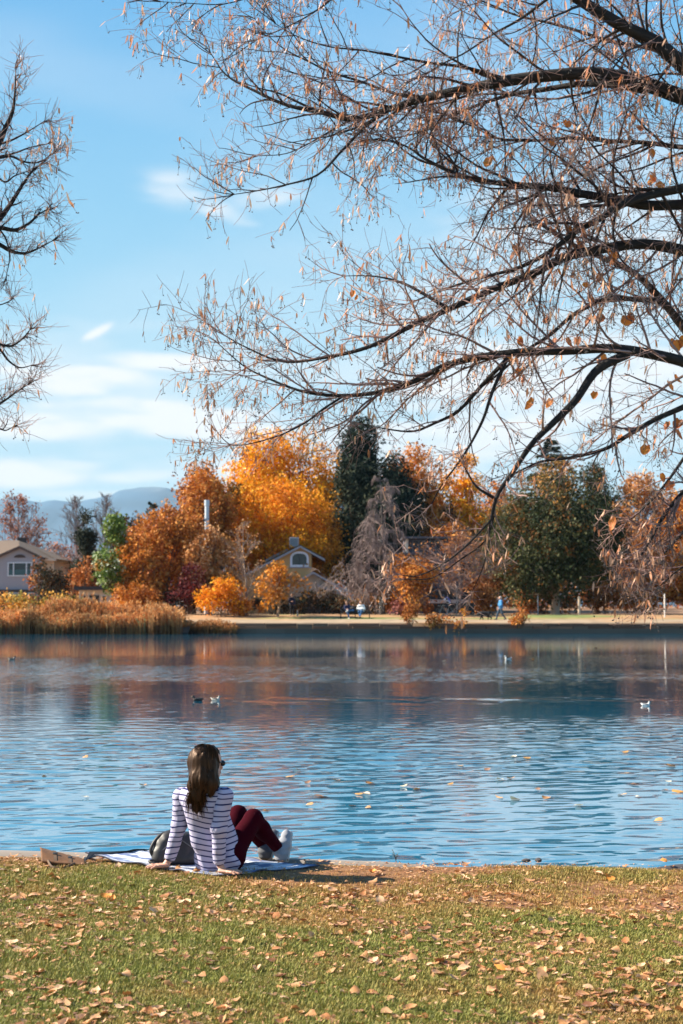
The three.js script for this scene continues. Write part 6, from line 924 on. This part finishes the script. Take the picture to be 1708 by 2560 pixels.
{ // a weed and stones at the near edge
  const q = rng(12), p = gnd(990, 2146), o = thing('weed', 'small dry weed sticking up at the water edge right of the shoes', 'plant', p), b = new MB();
  for (let k = 0; k < 9; k++) { const a = q() * 6.28, h = 0.03 + 0.04 * q(); b.twig([V(0, -0.02, 0), V(Math.cos(a) * 0.012, h * 0.6, Math.sin(a) * 0.012), V(Math.cos(a) * 0.03, h, Math.sin(a) * 0.03)], 0.0016, 0.001, [0.16, 0.12, 0.09]); for (let j = 0; j < 3; j++) b.leaf(V(Math.cos(a) * 0.02, h * (0.5 + 0.2 * j), Math.sin(a) * 0.02), sphere(q), V(0.6, 0.5, 0.6), 0.014, 0.006, [0.13, 0.12, 0.07]); } b.build("stems", woodMat, o);
  const sm = std(0.06, 0.05, 0.05, 0.95);
  for (const [x, y, s, l] of [[1316, 2153, 0.03, 'dark stone at the water edge, left one of two'], [1346, 2152, 0.034, 'dark stone at the water edge, right one of two'], [1700, 2159, 0.101, 'long low dark rock at the waterline at the right edge'], [880, 2272, 0.025, 'grey stone in the grass below the right end of the blanket'], [817, 2222, 0.014, 'tiny pale pebble on the bare soil right of the blanket']]) {
    const P = gnd(x, y), g = new THREE.IcosahedronGeometry(1, 3), A = g.attributes.position; for (let i = 0; i < A.count; i++) { const k = 0.75 + 0.5 * n3(A.getX(i) * 1.6 + x, A.getY(i) * 1.6, A.getZ(i) * 1.6); A.setXYZ(i, A.getX(i) * k, A.getY(i) * k * 0.42, A.getZ(i) * k * 0.7); } g.computeVertexNormals();
    const m = tag(mesh('stone_lump', g, sm, scene, P.clone().add(V(0, s * 0.15 - (s > 0.1 ? 0.05 : 0), 0))), l, 'stone'); m.scale.set(s * (s > 0.1 ? 2.2 : 1), s * (s > 0.1 ? 0.6 : 1), s); m.rotation.y = x;
  }
}

// ================================================================ blanket, its carrying flap, the backpack
const BL = [gnd(212, 2153, 0.012), gnd(418, 2136, 0.012), gnd(792, 2167, 0.012), gnd(552, 2193, 0.012)];   // left, back, right, front corners
function onBlanket(u, v) { const a = BL[0].clone().lerp(BL[1], v), b = BL[3].clone().lerp(BL[2], v); const p = a.lerp(b, u), w = (fbm(u * 5, 3, v * 4, 3) - 0.5); p.x += 0.05 * (n3(v * 4, 7, u * 2) - 0.5) * (u > 0.95 || u < 0.05 ? 1 : 0.3); p.z += 0.05 * (n3(u * 5, 2, v * 2) - 0.5); p.y = 0.018 + 0.028 * Math.max(0, w + 0.08) + 0.02 * Math.pow(Math.max(0, n3(u * 7, 9, v * 5) - 0.55) * 2, 2) + 0.055 * Math.pow(1 - u, 4) * (1 - 0.6 * v); return p; }
{
  const o = thing('picnic_blanket', 'blue, grey and white patterned blanket spread under the woman', 'blanket'), N = 70, Mm = 40, top = new MB(), und = new MB();
  for (let i = 0; i <= N; i++) for (let j = 0; j <= Mm; j++) { const p = onBlanket(i / N, j / Mm); top.v(p.x, p.y, p.z, i / N * 1.15, j / Mm * 0.67); und.v(p.x, p.y - 0.007, p.z, i / N, j / Mm); }
  for (let i = 0; i < N; i++) for (let j = 0; j < Mm; j++) { const a = i * (Mm + 1) + j; top.q(a, a + Mm + 1, a + Mm + 2, a + 1); und.q(a, a + 1, a + Mm + 2, a + Mm + 1); }
  const edge = new MB(), rim = []; for (let i = 0; i <= N; i++) rim.push(onBlanket(i / N, 0)); for (let j = 1; j <= Mm; j++) rim.push(onBlanket(1, j / Mm)); for (let i = N - 1; i >= 0; i--) rim.push(onBlanket(i / N, 1)); for (let j = Mm - 1; j >= 0; j--) rim.push(onBlanket(0, j / Mm));
  edge.tube(rim.map((p) => p.clone().add(V(0, -0.004, 0))), 0.0055, 6);
  const pat = tex(1024, 640, (u, v) => {
    const x = u * 1.15, y = v * 0.67, w = fbm(x * 9, 1, y * 9, 3) - 0.5, st = Math.sin((y * 46 + w * 4)), ik = fbm(x * 60, 5, y * 14, 3), big = fbm(x * 5 + 3, 2, y * 7, 3);
    let c = [206, 212, 226]; const k1 = sstep(st * 0.5 + 0.5 + (ik - 0.5) * 1.5 + (big - 0.5) * 1.2, 0.55, 0.85); c = c.map((a, i) => lerp(a, [88, 104, 148][i], k1 * 0.85)); const k2 = sstep(Math.sin(x * 34 + w * 5) * 0.5 + 0.5 + (ik - 0.5) * 1.4, 0.75, 0.98); c = c.map((a, i) => lerp(a, [130, 136, 150][i], k2 * 0.7)); const g = (h3(Math.floor(x * 700), Math.floor(y * 700), 1) - 0.5) * 18; return c.map((a) => a + g);
  });
  const fuzz = tex(256, 256, (u, v) => { const k = 255 * (0.5 * h3(Math.floor(u * 128), Math.floor(v * 128), 4) + 0.5 * tile(u, v, 20, 2, 2)); return [k, k, k]; }, false); fuzz.repeat.set(6, 6);
  top.build('cloth', std(1, 1, 1, 0.95, { map: pat, bumpMap: fuzz, bumpScale: 0.002, side: THREE.DoubleSide }), o); und.build('backing', std(0.02, 0.022, 0.035, 0.7, { side: THREE.DoubleSide }), o); edge.build('binding', std(0.05, 0.05, 0.075, 0.8), o);
  // the folded tan flap with straps at the left end
  const flap = new MB(), P = (t, s) => { const A = at(lerp(100, 212, t), lerp(2117, 2147, Math.pow(t, 0.9)), lerp(10.12, 9.98, t)), B = at(lerp(104, 214, t), lerp(2152, 2161, t), lerp(9.78, 9.82, t)), m = A.lerp(B, s); m.y += 0.022 * Math.sin(Math.PI * Math.min(1, s * 1.15)) * (1.15 - t) + 0.008 * (fbm(t * 6, s * 4, 2, 2) - 0.5); return m; };
  const FN = 26, FM = 14; for (let i = 0; i <= FN; i++) for (let j = 0; j <= FM; j++) { const p = P(i / FN, j / FM); flap.v(p.x, p.y, p.z, i / FN * 0.3, j / FM * 0.2); } const off = flap.n; for (let i = 0; i <= FN; i++) for (let j = 0; j <= FM; j++) { const p = P(i / FN, j / FM), e = Math.sin(Math.PI * i / FN) * Math.sin(Math.PI * j / FM); flap.v(p.x, Math.max(0.012, p.y - 0.012 - 0.045 * Math.sqrt(Math.max(0, e)) * (1.1 - i / FN)), p.z, i / FN * 0.3, j / FM * 0.2); }
  for (let i = 0; i < FN; i++) for (let j = 0; j < FM; j++) { const a = i * (FM + 1) + j, q2 = a + off; flap.q(a, a + 1, a + FM + 2, a + FM + 1); flap.q(q2, q2 + FM + 1, q2 + FM + 2, q2 + 1); }
  for (let j = 0; j < FM; j++) { flap.q(j, off + j, off + j + 1, j + 1); const a = FN * (FM + 1) + j; flap.q(a, a + 1, off + a + 1, off + a); } for (let i = 0; i < FN; i++) { const a = i * (FM + 1); flap.q(a, a + FM + 1, off + a + FM + 1, off + a); const c = a + FM; flap.q(c, off + c, off + c + FM + 1, c + FM + 1); }
  const canvas = tex(256, 256, (u, v) => { const k = 0.8 + 0.4 * tile(u, v, 14, 3, 6), w = 0.93 + 0.14 * h3(Math.floor(u * 200), Math.floor(v * 200), 2); return [112 * k * w, 74 * k * w, 42 * k * w]; });
  flap.build('flap', std(1, 1, 1, 0.8, { map: canvas, side: THREE.DoubleSide }), o);
  const strapM = std(0.13, 0.075, 0.04, 0.8), blkM = std(0.02, 0.02, 0.022, 0.6);
  const sb = new MB(); for (const t of [0.28, 0.62]) { for (let i = 0; i < 16; i++) { const q0 = (s, w) => P(t + w, 0.1 + 0.9 * s).add(V(0, 0.004 - (s > 0.85 ? (s - 0.85) * 0.12 : 0), 0)); const s0 = i / 16, s1 = (i + 1) / 16; sb.quad(q0(s0, 0), q0(s0, 0.075), q0(s1, 0.075), q0(s1, 0)); } } sb.build('strap', strapM, o);
  for (const t of [0.32, 0.66]) { const p = P(t, 0.55).add(V(0, 0.008, 0)); mesh('buckle', new RoundedBoxGeometry(0.03, 0.006, 0.022, 1, 0.002), blkM, o, p, [0.3, 0.2, 0]); }
  const hb = new MB(), H = bez([P(0.15, 0.98), P(0.3, 1).add(V(0, -0.02, 0.07)), P(0.55, 1).add(V(0, -0.02, 0.08)), P(0.75, 0.98)], 16); hb.tube(H, 0.009, 6); hb.build('handle', strapM, o);
  const vb = new MB(); for (let i = 0; i < 12; i++) { const q0 = (s, w) => { const A = P(0.98, s).lerp(onBlanket(0.03, 1 - s), w); A.y += 0.012; return A; }; const a = i / 12, c = (i + 1) / 12; vb.quad(q0(a, 0), q0(a, 1), q0(c, 1), q0(c, 0)); } vb.build('closure', blkM, o);
}
{
  const p = at(440, 2140, 9.86); p.y = 0.03; const o = thing('backpack', 'dark grey leather backpack lying behind the woman', 'backpack', p, 0.25), m = std(0.03, 0.027, 0.027, 0.5, { bumpMap: tex(256, 256, (u, v) => { const k = 255 * tile(u, v, 30, 3, 1); return [k, k, k]; }, false), bumpScale: 0.001 });
  const caps = [[V(-0.1, 0.06, 0), V(0.1, 0.06, 0), 0.065], [V(-0.075, 0.13, -0.01), V(0.085, 0.12, 0), 0.06], [V(-0.03, 0.165, -0.015), V(0.06, 0.15, -0.01), 0.05], [V(-0.12, 0.035, 0.03), V(0.1, 0.035, 0.05), 0.035]];
  mesh('bag', body(caps, 0.009, 0.05, (x, y, z) => (fbm(x * 14, y * 14, z * 14, 3) - 0.5) * 0.022), m, o);
  const s = new MB(); s.tube(bez([V(-0.14, 0.03, 0.02), V(-0.175, 0.09, 0.02), V(-0.12, 0.18, 0), V(-0.03, 0.215, -0.01)], 16), 0.011, 6); s.tube(bez([V(-0.13, 0.03, 0.05), V(-0.19, 0.03, 0.07), V(-0.16, 0.015, 0.1), V(-0.08, 0.012, 0.11)], 12), 0.009, 6); s.build('strap', std(0.03, 0.028, 0.028, 0.5), o);
  const z = new MB(); z.tube(bez([V(-0.1, 0.1, 0.072), V(0, 0.165, 0.05), V(0.1, 0.11, 0.072)], 14), 0.004, 5); z.build('zipper', std(0.2, 0.19, 0.18, 0.35, { metalness: 0.8 }), o);
}

// ================================================================ the woman on the blanket
{
  const q = rng(71), O = V(at(548, 2150, 9.66).x, 0, -9.66), w = (px, py, d) => at(px, py, d).sub(O);
  const o = thing('person', 'person with long brown hair, striped top and burgundy leggings sitting on the blanket', 'person', O);
  // joints
  const pel = w(548, 2146, 9.68), waist = w(530, 2092, 9.62), chest = w(514, 2022, 9.56), neckB = w(509, 1968, 9.54), head = w(518, 1910, 9.52);
  const shL = w(455, 1990, 9.62), shR = w(562, 1990, 9.45), elL = w(449, 2060, 9.64), wrL = w(424, 2148, 9.68), elR = w(547, 2072, 9.44), wrR = w(548, 2158, 9.48);
  const hipR = w(575, 2140, 9.62), knR = w(634, 2046, 9.80), anR = w(700, 2126, 10.02), hipL = w(556, 2136, 9.76), knL = w(596, 2036, 9.95), anL = w(664, 2120, 10.12);
  const face0 = V(0.80, -0.08, -0.6).normalize(), right0 = V(0.6, 0, 0.8).normalize();
  const F = (f, u, r) => head.clone().addScaledVector(face0, f).add(V(0, u, 0)).addScaledVector(right0, r);
  // hands: palms on the blanket, five fingers
  function hand(wr, dir, side, thumbSide, ground) {                  // dir: fingers; side: across the palm
    const caps = [], up = V(0, 1, 0), pc = wr.clone().addScaledVector(dir, 0.05); pc.y = ground + 0.016;
    caps.push([wr.clone(), pc.clone().addScaledVector(dir, -0.02), 0.024, 0.02]); for (const s of [-0.026, -0.009, 0.009, 0.026]) caps.push([pc.clone().addScaledVector(dir, -0.035).addScaledVector(side, s * 0.75), pc.clone().addScaledVector(dir, 0.028).addScaledVector(side, s), 0.0135, 0.011]);
    [[-0.03, 0.062, -0.22], [-0.01, 0.074, -0.06], [0.01, 0.07, 0.08], [0.03, 0.054, 0.24]].forEach(([s, L, sp]) => { const S = thumbSide > 0 ? -1 : 1, a = pc.clone().addScaledVector(dir, 0.03).addScaledVector(side, s * S), dd = dir.clone().addScaledVector(side, sp * S).normalize(), m = a.clone().addScaledVector(dd, L * 0.5), e = a.clone().addScaledVector(dd, L); m.y = ground + 0.017; e.y = ground + 0.008; caps.push([a, m, 0.0095, 0.0085], [m, e, 0.0085, 0.007]); });
    const tb = pc.clone().addScaledVector(dir, -0.025).addScaledVector(side, 0.026 * thumbSide), tm = tb.clone().addScaledVector(dir, 0.026).addScaledVector(side, 0.03 * thumbSide), te = tm.clone().addScaledVector(dir, 0.03).addScaledVector(side, 0.01 * thumbSide); tm.y = ground + 0.012; te.y = ground + 0.008; caps.push([tb, tm, 0.0125, 0.01], [tm, te, 0.0095, 0.008]);
    return body(caps, 0.0036, 0.008);
  }
  const GB = 0.03;
  const handL = hand(wrL, V(-0.93, 0, 0.36).normalize(), V(0.36, 0, 0.93).normalize(), -1, GB), handR = hand(wrR, V(0.93, 0, 0.36).normalize(), V(-0.36, 0, 0.93).normalize(), -1, GB);
  const skin = std(0.56, 0.30, 0.21, 0.5), trunkCaps = [[hipL, hipR, 0.088], [pel, waist, 0.085, 0.075], [waist, chest, 0.075, 0.072], [shL.clone().lerp(shR, 0.2), shL.clone().lerp(shR, 0.8), 0.045], [chest, neckB, 0.068, 0.046], [neckB, head.clone().add(V(0, -0.05, 0)), 0.047, 0.043], [shL, elL, 0.046, 0.037], [elL, wrL, 0.036, 0.024], [shR, elR, 0.046, 0.037], [elR, wrR, 0.036, 0.024], [hipR, knR, 0.078, 0.052], [knR, anR, 0.05, 0.033], [hipL, knL, 0.078, 0.052], [knL, anL, 0.05, 0.033]];
  const headG = body([[F(-0.012, 0.02, 0), F(0.02, 0.03, 0), 0.083, 0.078], [F(0.035, -0.03, 0), F(0.062, -0.075, 0), 0.062, 0.03], [F(0.02, -0.05, 0.035), F(0.05, -0.075, 0.01), 0.035, 0.03], [F(0.02, -0.05, -0.035), F(0.05, -0.075, -0.01), 0.035, 0.03], [F(0.092, 0.005, 0), F(0.11, -0.02, 0), 0.011, 0.013], [F(0.085, -0.048, 0), F(0.092, -0.05, 0), 0.014], [F(0, -0.01, 0.078), F(-0.004, 0.015, 0.082), 0.014], [F(0, -0.01, -0.078), F(-0.004, 0.015, -0.082), 0.014], [F(-0.01, -0.03, 0), neckB, 0.05, 0.048]], 0.0055, 0.02);
  const bodyG = mergeGeometries([body(trunkCaps, 0.012, 0.04), headG, handL, handR]);
  mesh('body', bodyG, skin, o);
  for (const r of [-0.03, 0.03]) { mesh('eye', new THREE.SphereGeometry(0.011, 10, 8), std(0.75, 0.72, 0.68, 0.3), o, F(0.079, 0.004, r)); }
  mesh('mouth', body([[F(0.093, -0.052, -0.016), F(0.098, -0.052, 0), 0.006, 0.008], [F(0.098, -0.052, 0), F(0.093, -0.052, 0.016), 0.008, 0.006]], 0.003, 0.004), std(0.42, 0.13, 0.12, 0.5), o);
  // leggings
  const leg = phys(0.038, 0.001, 0.0055, 0.95, { specularIntensity: 0.15, bumpMap: tex(128, 128, (u, v) => { const k = 255 * h3(Math.floor(u * 64), Math.floor(v * 64), 3); return [k, k, k]; }, false), bumpScale: 0.0008 });
  const fold = (amp, f) => (x, y, z) => (fbm(x * f, y * f, z * f, 3) - 0.5) * amp;
  mesh('leggings', body([[hipL, hipR, 0.105], [hipR, knR, 0.09, 0.06], [knR, anR, 0.057, 0.038], [hipL, knL, 0.09, 0.06], [knL, anL, 0.057, 0.038], [knR.clone().lerp(anR, 0.3), knR.clone().lerp(anR, 0.4).add(V(-0.008, -0.012, 0)), 0.055, 0.05]], 0.009, 0.03, fold(0.008, 16)), leg, o);
  // striped top: body and two sleeves
  const stripe = tex(16, 512, (u, v) => { const k = Math.abs(v - 0.5) * 2, s = sstep(k, 0.27, 0.19); return [lerp(192, 28, s), lerp(187, 32, s), lerp(214, 92, s)]; });
  const knit = tex(256, 256, (u, v) => { const k = 255 * (0.6 * h3(Math.floor(u * 90), Math.floor(v * 90), 6) + 0.4 * Math.abs(Math.sin(u * 283))); return [k, k, k]; }, false);
  const topM = std(1, 1, 1, 0.9, { map: stripe, bumpMap: knit, bumpScale: 0.0012, side: THREE.DoubleSide });
  const PITCHS = 0.0375;
  function striped(g, f) { const P = g.attributes.position, U = g.attributes.uv; for (let i = 0; i < P.count; i++) { const [a, s] = f(P.getX(i), P.getY(i), P.getZ(i)); U.setXY(i, a, s / PITCHS); } return g; }
  const hem = w(612, 2112, 9.66), hemR = w(596, 2150, 9.60), hemL = w(497, 2152, 9.66), cu = shL.clone().lerp(shR, 0.5);
  const torso = body([[shL.clone().lerp(shR, 0.1), shL.clone().lerp(shR, 0.9), 0.058], [neckB.clone().add(V(0, -0.012, 0)), chest, 0.062, 0.1], [chest.clone().lerp(shL, 0.35), waist.clone().add(V(-0.055, 0, 0)), 0.095, 0.085], [chest.clone().lerp(shR, 0.35), waist.clone().add(V(0.065, 0, 0)), 0.095, 0.09], [waist.clone().add(V(-0.05, 0, 0)), hemL.clone().add(V(0.09, 0.015, 0)), 0.088, 0.085], [waist.clone().add(V(0.06, 0, 0)), hemR.clone().add(V(-0.075, 0.01, 0.01)), 0.095, 0.088], [waist.clone().add(V(0.05, -0.03, 0)), hem.clone().add(V(-0.045, 0, 0)), 0.075, 0.042], [pel.clone().add(V(-0.06, 0, 0)), pel.clone().add(V(0.05, 0.01, 0)), 0.11]], 0.008, 0.04,
    (x, y, z) => { const t = clamp((chest.y - y) / 0.35); return (fbm(x * 9 + y * 3, y * 5, z * 9, 3) - 0.5) * 0.03 * (0.35 + t) + 0.006 * Math.sin((x * 0.9 + y * 0.35) * 60 + 5 * n3(x * 6, y * 6, z * 6)) * t * sstep(y, 0.0, 0.05); });
  { // open neck and cut hem: drop what lies above the collar or below the hem line
    const P = torso.attributes.position, keep = [], ix = torso.index.array; const ok = (i) => { const x = P.getX(i), y = P.getY(i), z = P.getZ(i), dn = Math.hypot(x - neckB.x, z - neckB.z); return !(y > neckB.y + 0.035 && dn < 0.075) && y > 0.012; };
    for (let i = 0; i < ix.length; i += 3) if (ok(ix[i]) && ok(ix[i + 1]) && ok(ix[i + 2])) keep.push(ix[i], ix[i + 1], ix[i + 2]); torso.setIndex(keep);
  }
  mesh('top', striped(torso, (x, y, z) => [x * 4, y + 0.10 * x * sstep(x, 0.02, 0.2) * sstep(y, 0.25, 0.02) + 0.016 * Math.sin(x * 14 + 2) + 0.012 * (fbm(x * 6, y * 6, z * 6, 2) - 0.5) - (0.5 - Math.abs((y - 0.4))) * 0.02]), topM, o);
  const sleeve = (s, e, h) => {
    const dir1 = e.clone().sub(s), l1 = dir1.length(); dir1.normalize(); const dir2 = h.clone().sub(e), l2 = dir2.length(); dir2.normalize();
    const end = e.clone().addScaledVector(dir2, l2 - 0.02), g = body([[s.clone().addScaledVector(dir1, 0.0), e, 0.06, 0.049], [e, end, 0.049, 0.041]], 0.007, 0.03, (x, y, z) => (fbm(x * 16, y * 22, z * 16, 3) - 0.5) * 0.012);
    return striped(g, (x, y, z) => { const px = x - e.x, py = y - e.y, pz = z - e.z, b = px * dir2.x + py * dir2.y + pz * dir2.z; const qx = x - s.x, qy = y - s.y, qz = z - s.z, a = qx * dir1.x + qy * dir1.y + qz * dir1.z, k = sstep(b, -0.02, 0.02); return [Math.atan2(z - s.z, x - s.x), (s.y - y) * 1.04 + 0.05 * (x - e.x) + 0.004 * Math.sin(y * 40) + 0.01 * (n3(x * 20, y * 20, z * 20) - 0.5)]; });
  };
  mesh('sleeve', sleeve(shL, elL, wrL), topM, o); mesh('sleeve', sleeve(shR, elR, wrR), topM, o);
  // denim hem showing at the hip
  mesh('shorts', body([[hem.clone().add(V(-0.05, -0.035, 0.0)), hemR.clone().add(V(-0.03, -0.0, 0.01)), 0.045, 0.05]], 0.008, 0.02, fold(0.012, 20)), std(0.1, 0.2, 0.42, 0.9), o);
  // watch
  const wd = wrL.clone().sub(elL).normalize(), wp = wrL.clone().addScaledVector(wd, -0.004), wt = mesh('wristwatch', new THREE.TorusGeometry(0.029, 0.008, 8, 20), std(0.04, 0.05, 0.06, 0.4), o, wp); wt.quaternion.setFromUnitVectors(V(0, 0, 1), wd);
  mesh('watch_face', new THREE.CylinderGeometry(0.016, 0.016, 0.009, 16), std(0.12, 0.22, 0.28, 0.2), wt, V(-0.02, 0.0, 0.0).add(V(-0.012, 0, 0)), [0, 0, Math.PI / 2]);
  // shoes
  const shoeM = std(0.27, 0.28, 0.31, 0.85, { bumpMap: knit, bumpScale: 0.002 }), soleM = std(0.42, 0.4, 0.39, 0.7), shadedShoeM = std(0.1, 0.105, 0.12, 0.85, { bumpMap: knit, bumpScale: 0.002 });  // the far shoe has shade put into its colour
  for (const [an, heel, toe, lm] of [[anR, w(704, 2142, 10.0), w(716, 2086, 10.09), shoeM], [anL, w(664, 2140, 10.08), w(683, 2084, 10.2), shadedShoeM]]) {
    heel.y = 0.045; const dn = toe.clone().sub(heel).normalize(), out = V(0.75, -0.25, -0.4).normalize(), g = body([[an.clone().lerp(heel, -0.05), heel.clone().add(V(-0.01, 0.03, 0)), 0.042, 0.044], [heel, heel.clone().lerp(toe, 0.5).addScaledVector(out, -0.008), 0.044, 0.042], [heel.clone().lerp(toe, 0.5), toe, 0.042, 0.034]], 0.006, 0.03, (x, y, z) => 0.002 * Math.sin(y * 160));
    mesh('shoe', g, lm, o); const sole = body([[heel.clone().addScaledVector(out, 0.03).addScaledVector(dn, -0.015), heel.clone().lerp(toe, 0.5).addScaledVector(out, 0.026), 0.03, 0.028], [heel.clone().lerp(toe, 0.5).addScaledVector(out, 0.026), toe.clone().addScaledVector(out, 0.022).addScaledVector(dn, 0.006), 0.029, 0.026]], 0.006, 0.02); mesh('sole', sole, soleM, o);
  }
  // sunglasses
  const gl = std(0.008, 0.008, 0.01, 0.15), sg = new MB(); for (const r of [-1, 1]) sg.tube([F(0.088, 0.016, 0.05 * r), F(0.05, 0.02, 0.075 * r), F(0.0, 0.02, 0.083 * r)], 0.0045, 6); sg.tube([F(0.1, 0.012, -0.014), F(0.1, 0.012, 0.014)], 0.004, 6);
  const sun2 = put(new THREE.Group(), 'sunglasses', o); sg.build('frame', gl, sun2); for (const r of [-0.033, 0.033]) mesh('lens', body([[F(0.1, 0.012, r - 0.012 * Math.sign(r)), F(0.094, 0.01, r + 0.012 * Math.sign(r)), 0.021, 0.019]], 0.004, 0.004), gl, sun2);
  // hair: a cap round the skull, a long fall down the back, strands over both
  const hairM = phys(1, 1, 1, 0.45, { vertexColors: true, specularIntensity: 0.55, specularColor: new THREE.Color().setRGB(1, 0.62, 0.4) }), T1 = w(492, 1985, 9.44), T2 = w(489, 2022, 9.44), T3 = w(491, 2034, 9.45);
  const hc = body([[F(-0.03, 0.035, 0), F(0.012, 0.055, 0), 0.092, 0.075], [F(-0.045, 0, 0), w(503, 1948, 9.45), 0.088, 0.075], [w(503, 1948, 9.45), T1, 0.072, 0.046], [T1, T2, 0.042, 0.014], [T2, T3, 0.012, 0.004], [F(-0.005, 0.0, 0.06), w(531, 1962, 9.43), 0.045, 0.04], [F(-0.005, 0.0, -0.07), w(480, 1965, 9.5), 0.04, 0.034], [w(531, 1958, 9.43), w(526, 1990, 9.41), 0.038, 0.014]], 0.006, 0.04, (x, y, z) => (n3(x * 70, y * 3, z * 70) - 0.5) * 0.014);
  { const n = hc.attributes.position.count, c = new Float32Array(n * 3); for (let i = 0; i < n; i++) { const x = hc.attributes.position.getX(i), y = hc.attributes.position.getY(i), z = hc.attributes.position.getZ(i), k = 0.6 + 0.9 * n3(x * 120, y * 5, z * 120); c.set([0.03 * k, 0.016 * k, 0.01 * k], i * 3); } hc.setAttribute('color', new THREE.BufferAttribute(c, 3)); }
  const hair = mesh('hair', hc, hairM, o), sb = new MB();
  for (let k = 0; k < 640; k++) {
    const a = (q() - 0.5) * 4.4 + Math.PI, u = 0.2 + 0.8 * q(), R = 0.095, c0 = Math.cos(a), s0 = Math.sin(a), root = F(c0 * R * u * 0.95 - 0.015, 0.05 + 0.085 * Math.sqrt(1 - u * u * 0.95), s0 * R * u), m1 = F(c0 * (R + 0.002) * 1.04 - 0.02, -0.01, s0 * R * 1.03), f = (q() + q() - 1), tip = T1.clone().lerp(q() < 0.6 ? T3 : T2, 0.1 + 0.95 * q()).add(V(f * 0.085 * (1.25 - q() * 0.6), (q() - 0.6) * 0.06, 0.03 * (q() - 0.2)));
    const m2 = w(503, 1950, 9.45).add(V(s0 * 0.07 + c0 * -0.02, (q() - 0.5) * 0.02, 0.075 * (-c0 * 0.5 + 0.5) - 0.02 + 0.02 * q())), m3 = T1.clone().add(V(f * 0.06, 0, 0.045 * q())), kk = 0.6 + 1.1 * q(), hi = q() < 0.22 ? 3.0 : 0.9, P = bez([root, m1, m2, m3, tip].map((p) => p.clone().add(V((q() - 0.5) * 0.012, 0, (q() - 0.5) * 0.012))), 11), rr = 0.0014 + 0.0022 * q();
    sb.tube(P, P.map((_, i) => rr * (i < 1 ? 0.5 : 1) * (1 - 0.75 * Math.pow(i / 11, 3))), 3, [0.03 * kk * hi, 0.0145 * kk * hi, 0.0075 * kk * hi]);
  }
  setting(sb.build('strands', hairM, hair), 'stuff');
}
renderer.render(scene, camera);
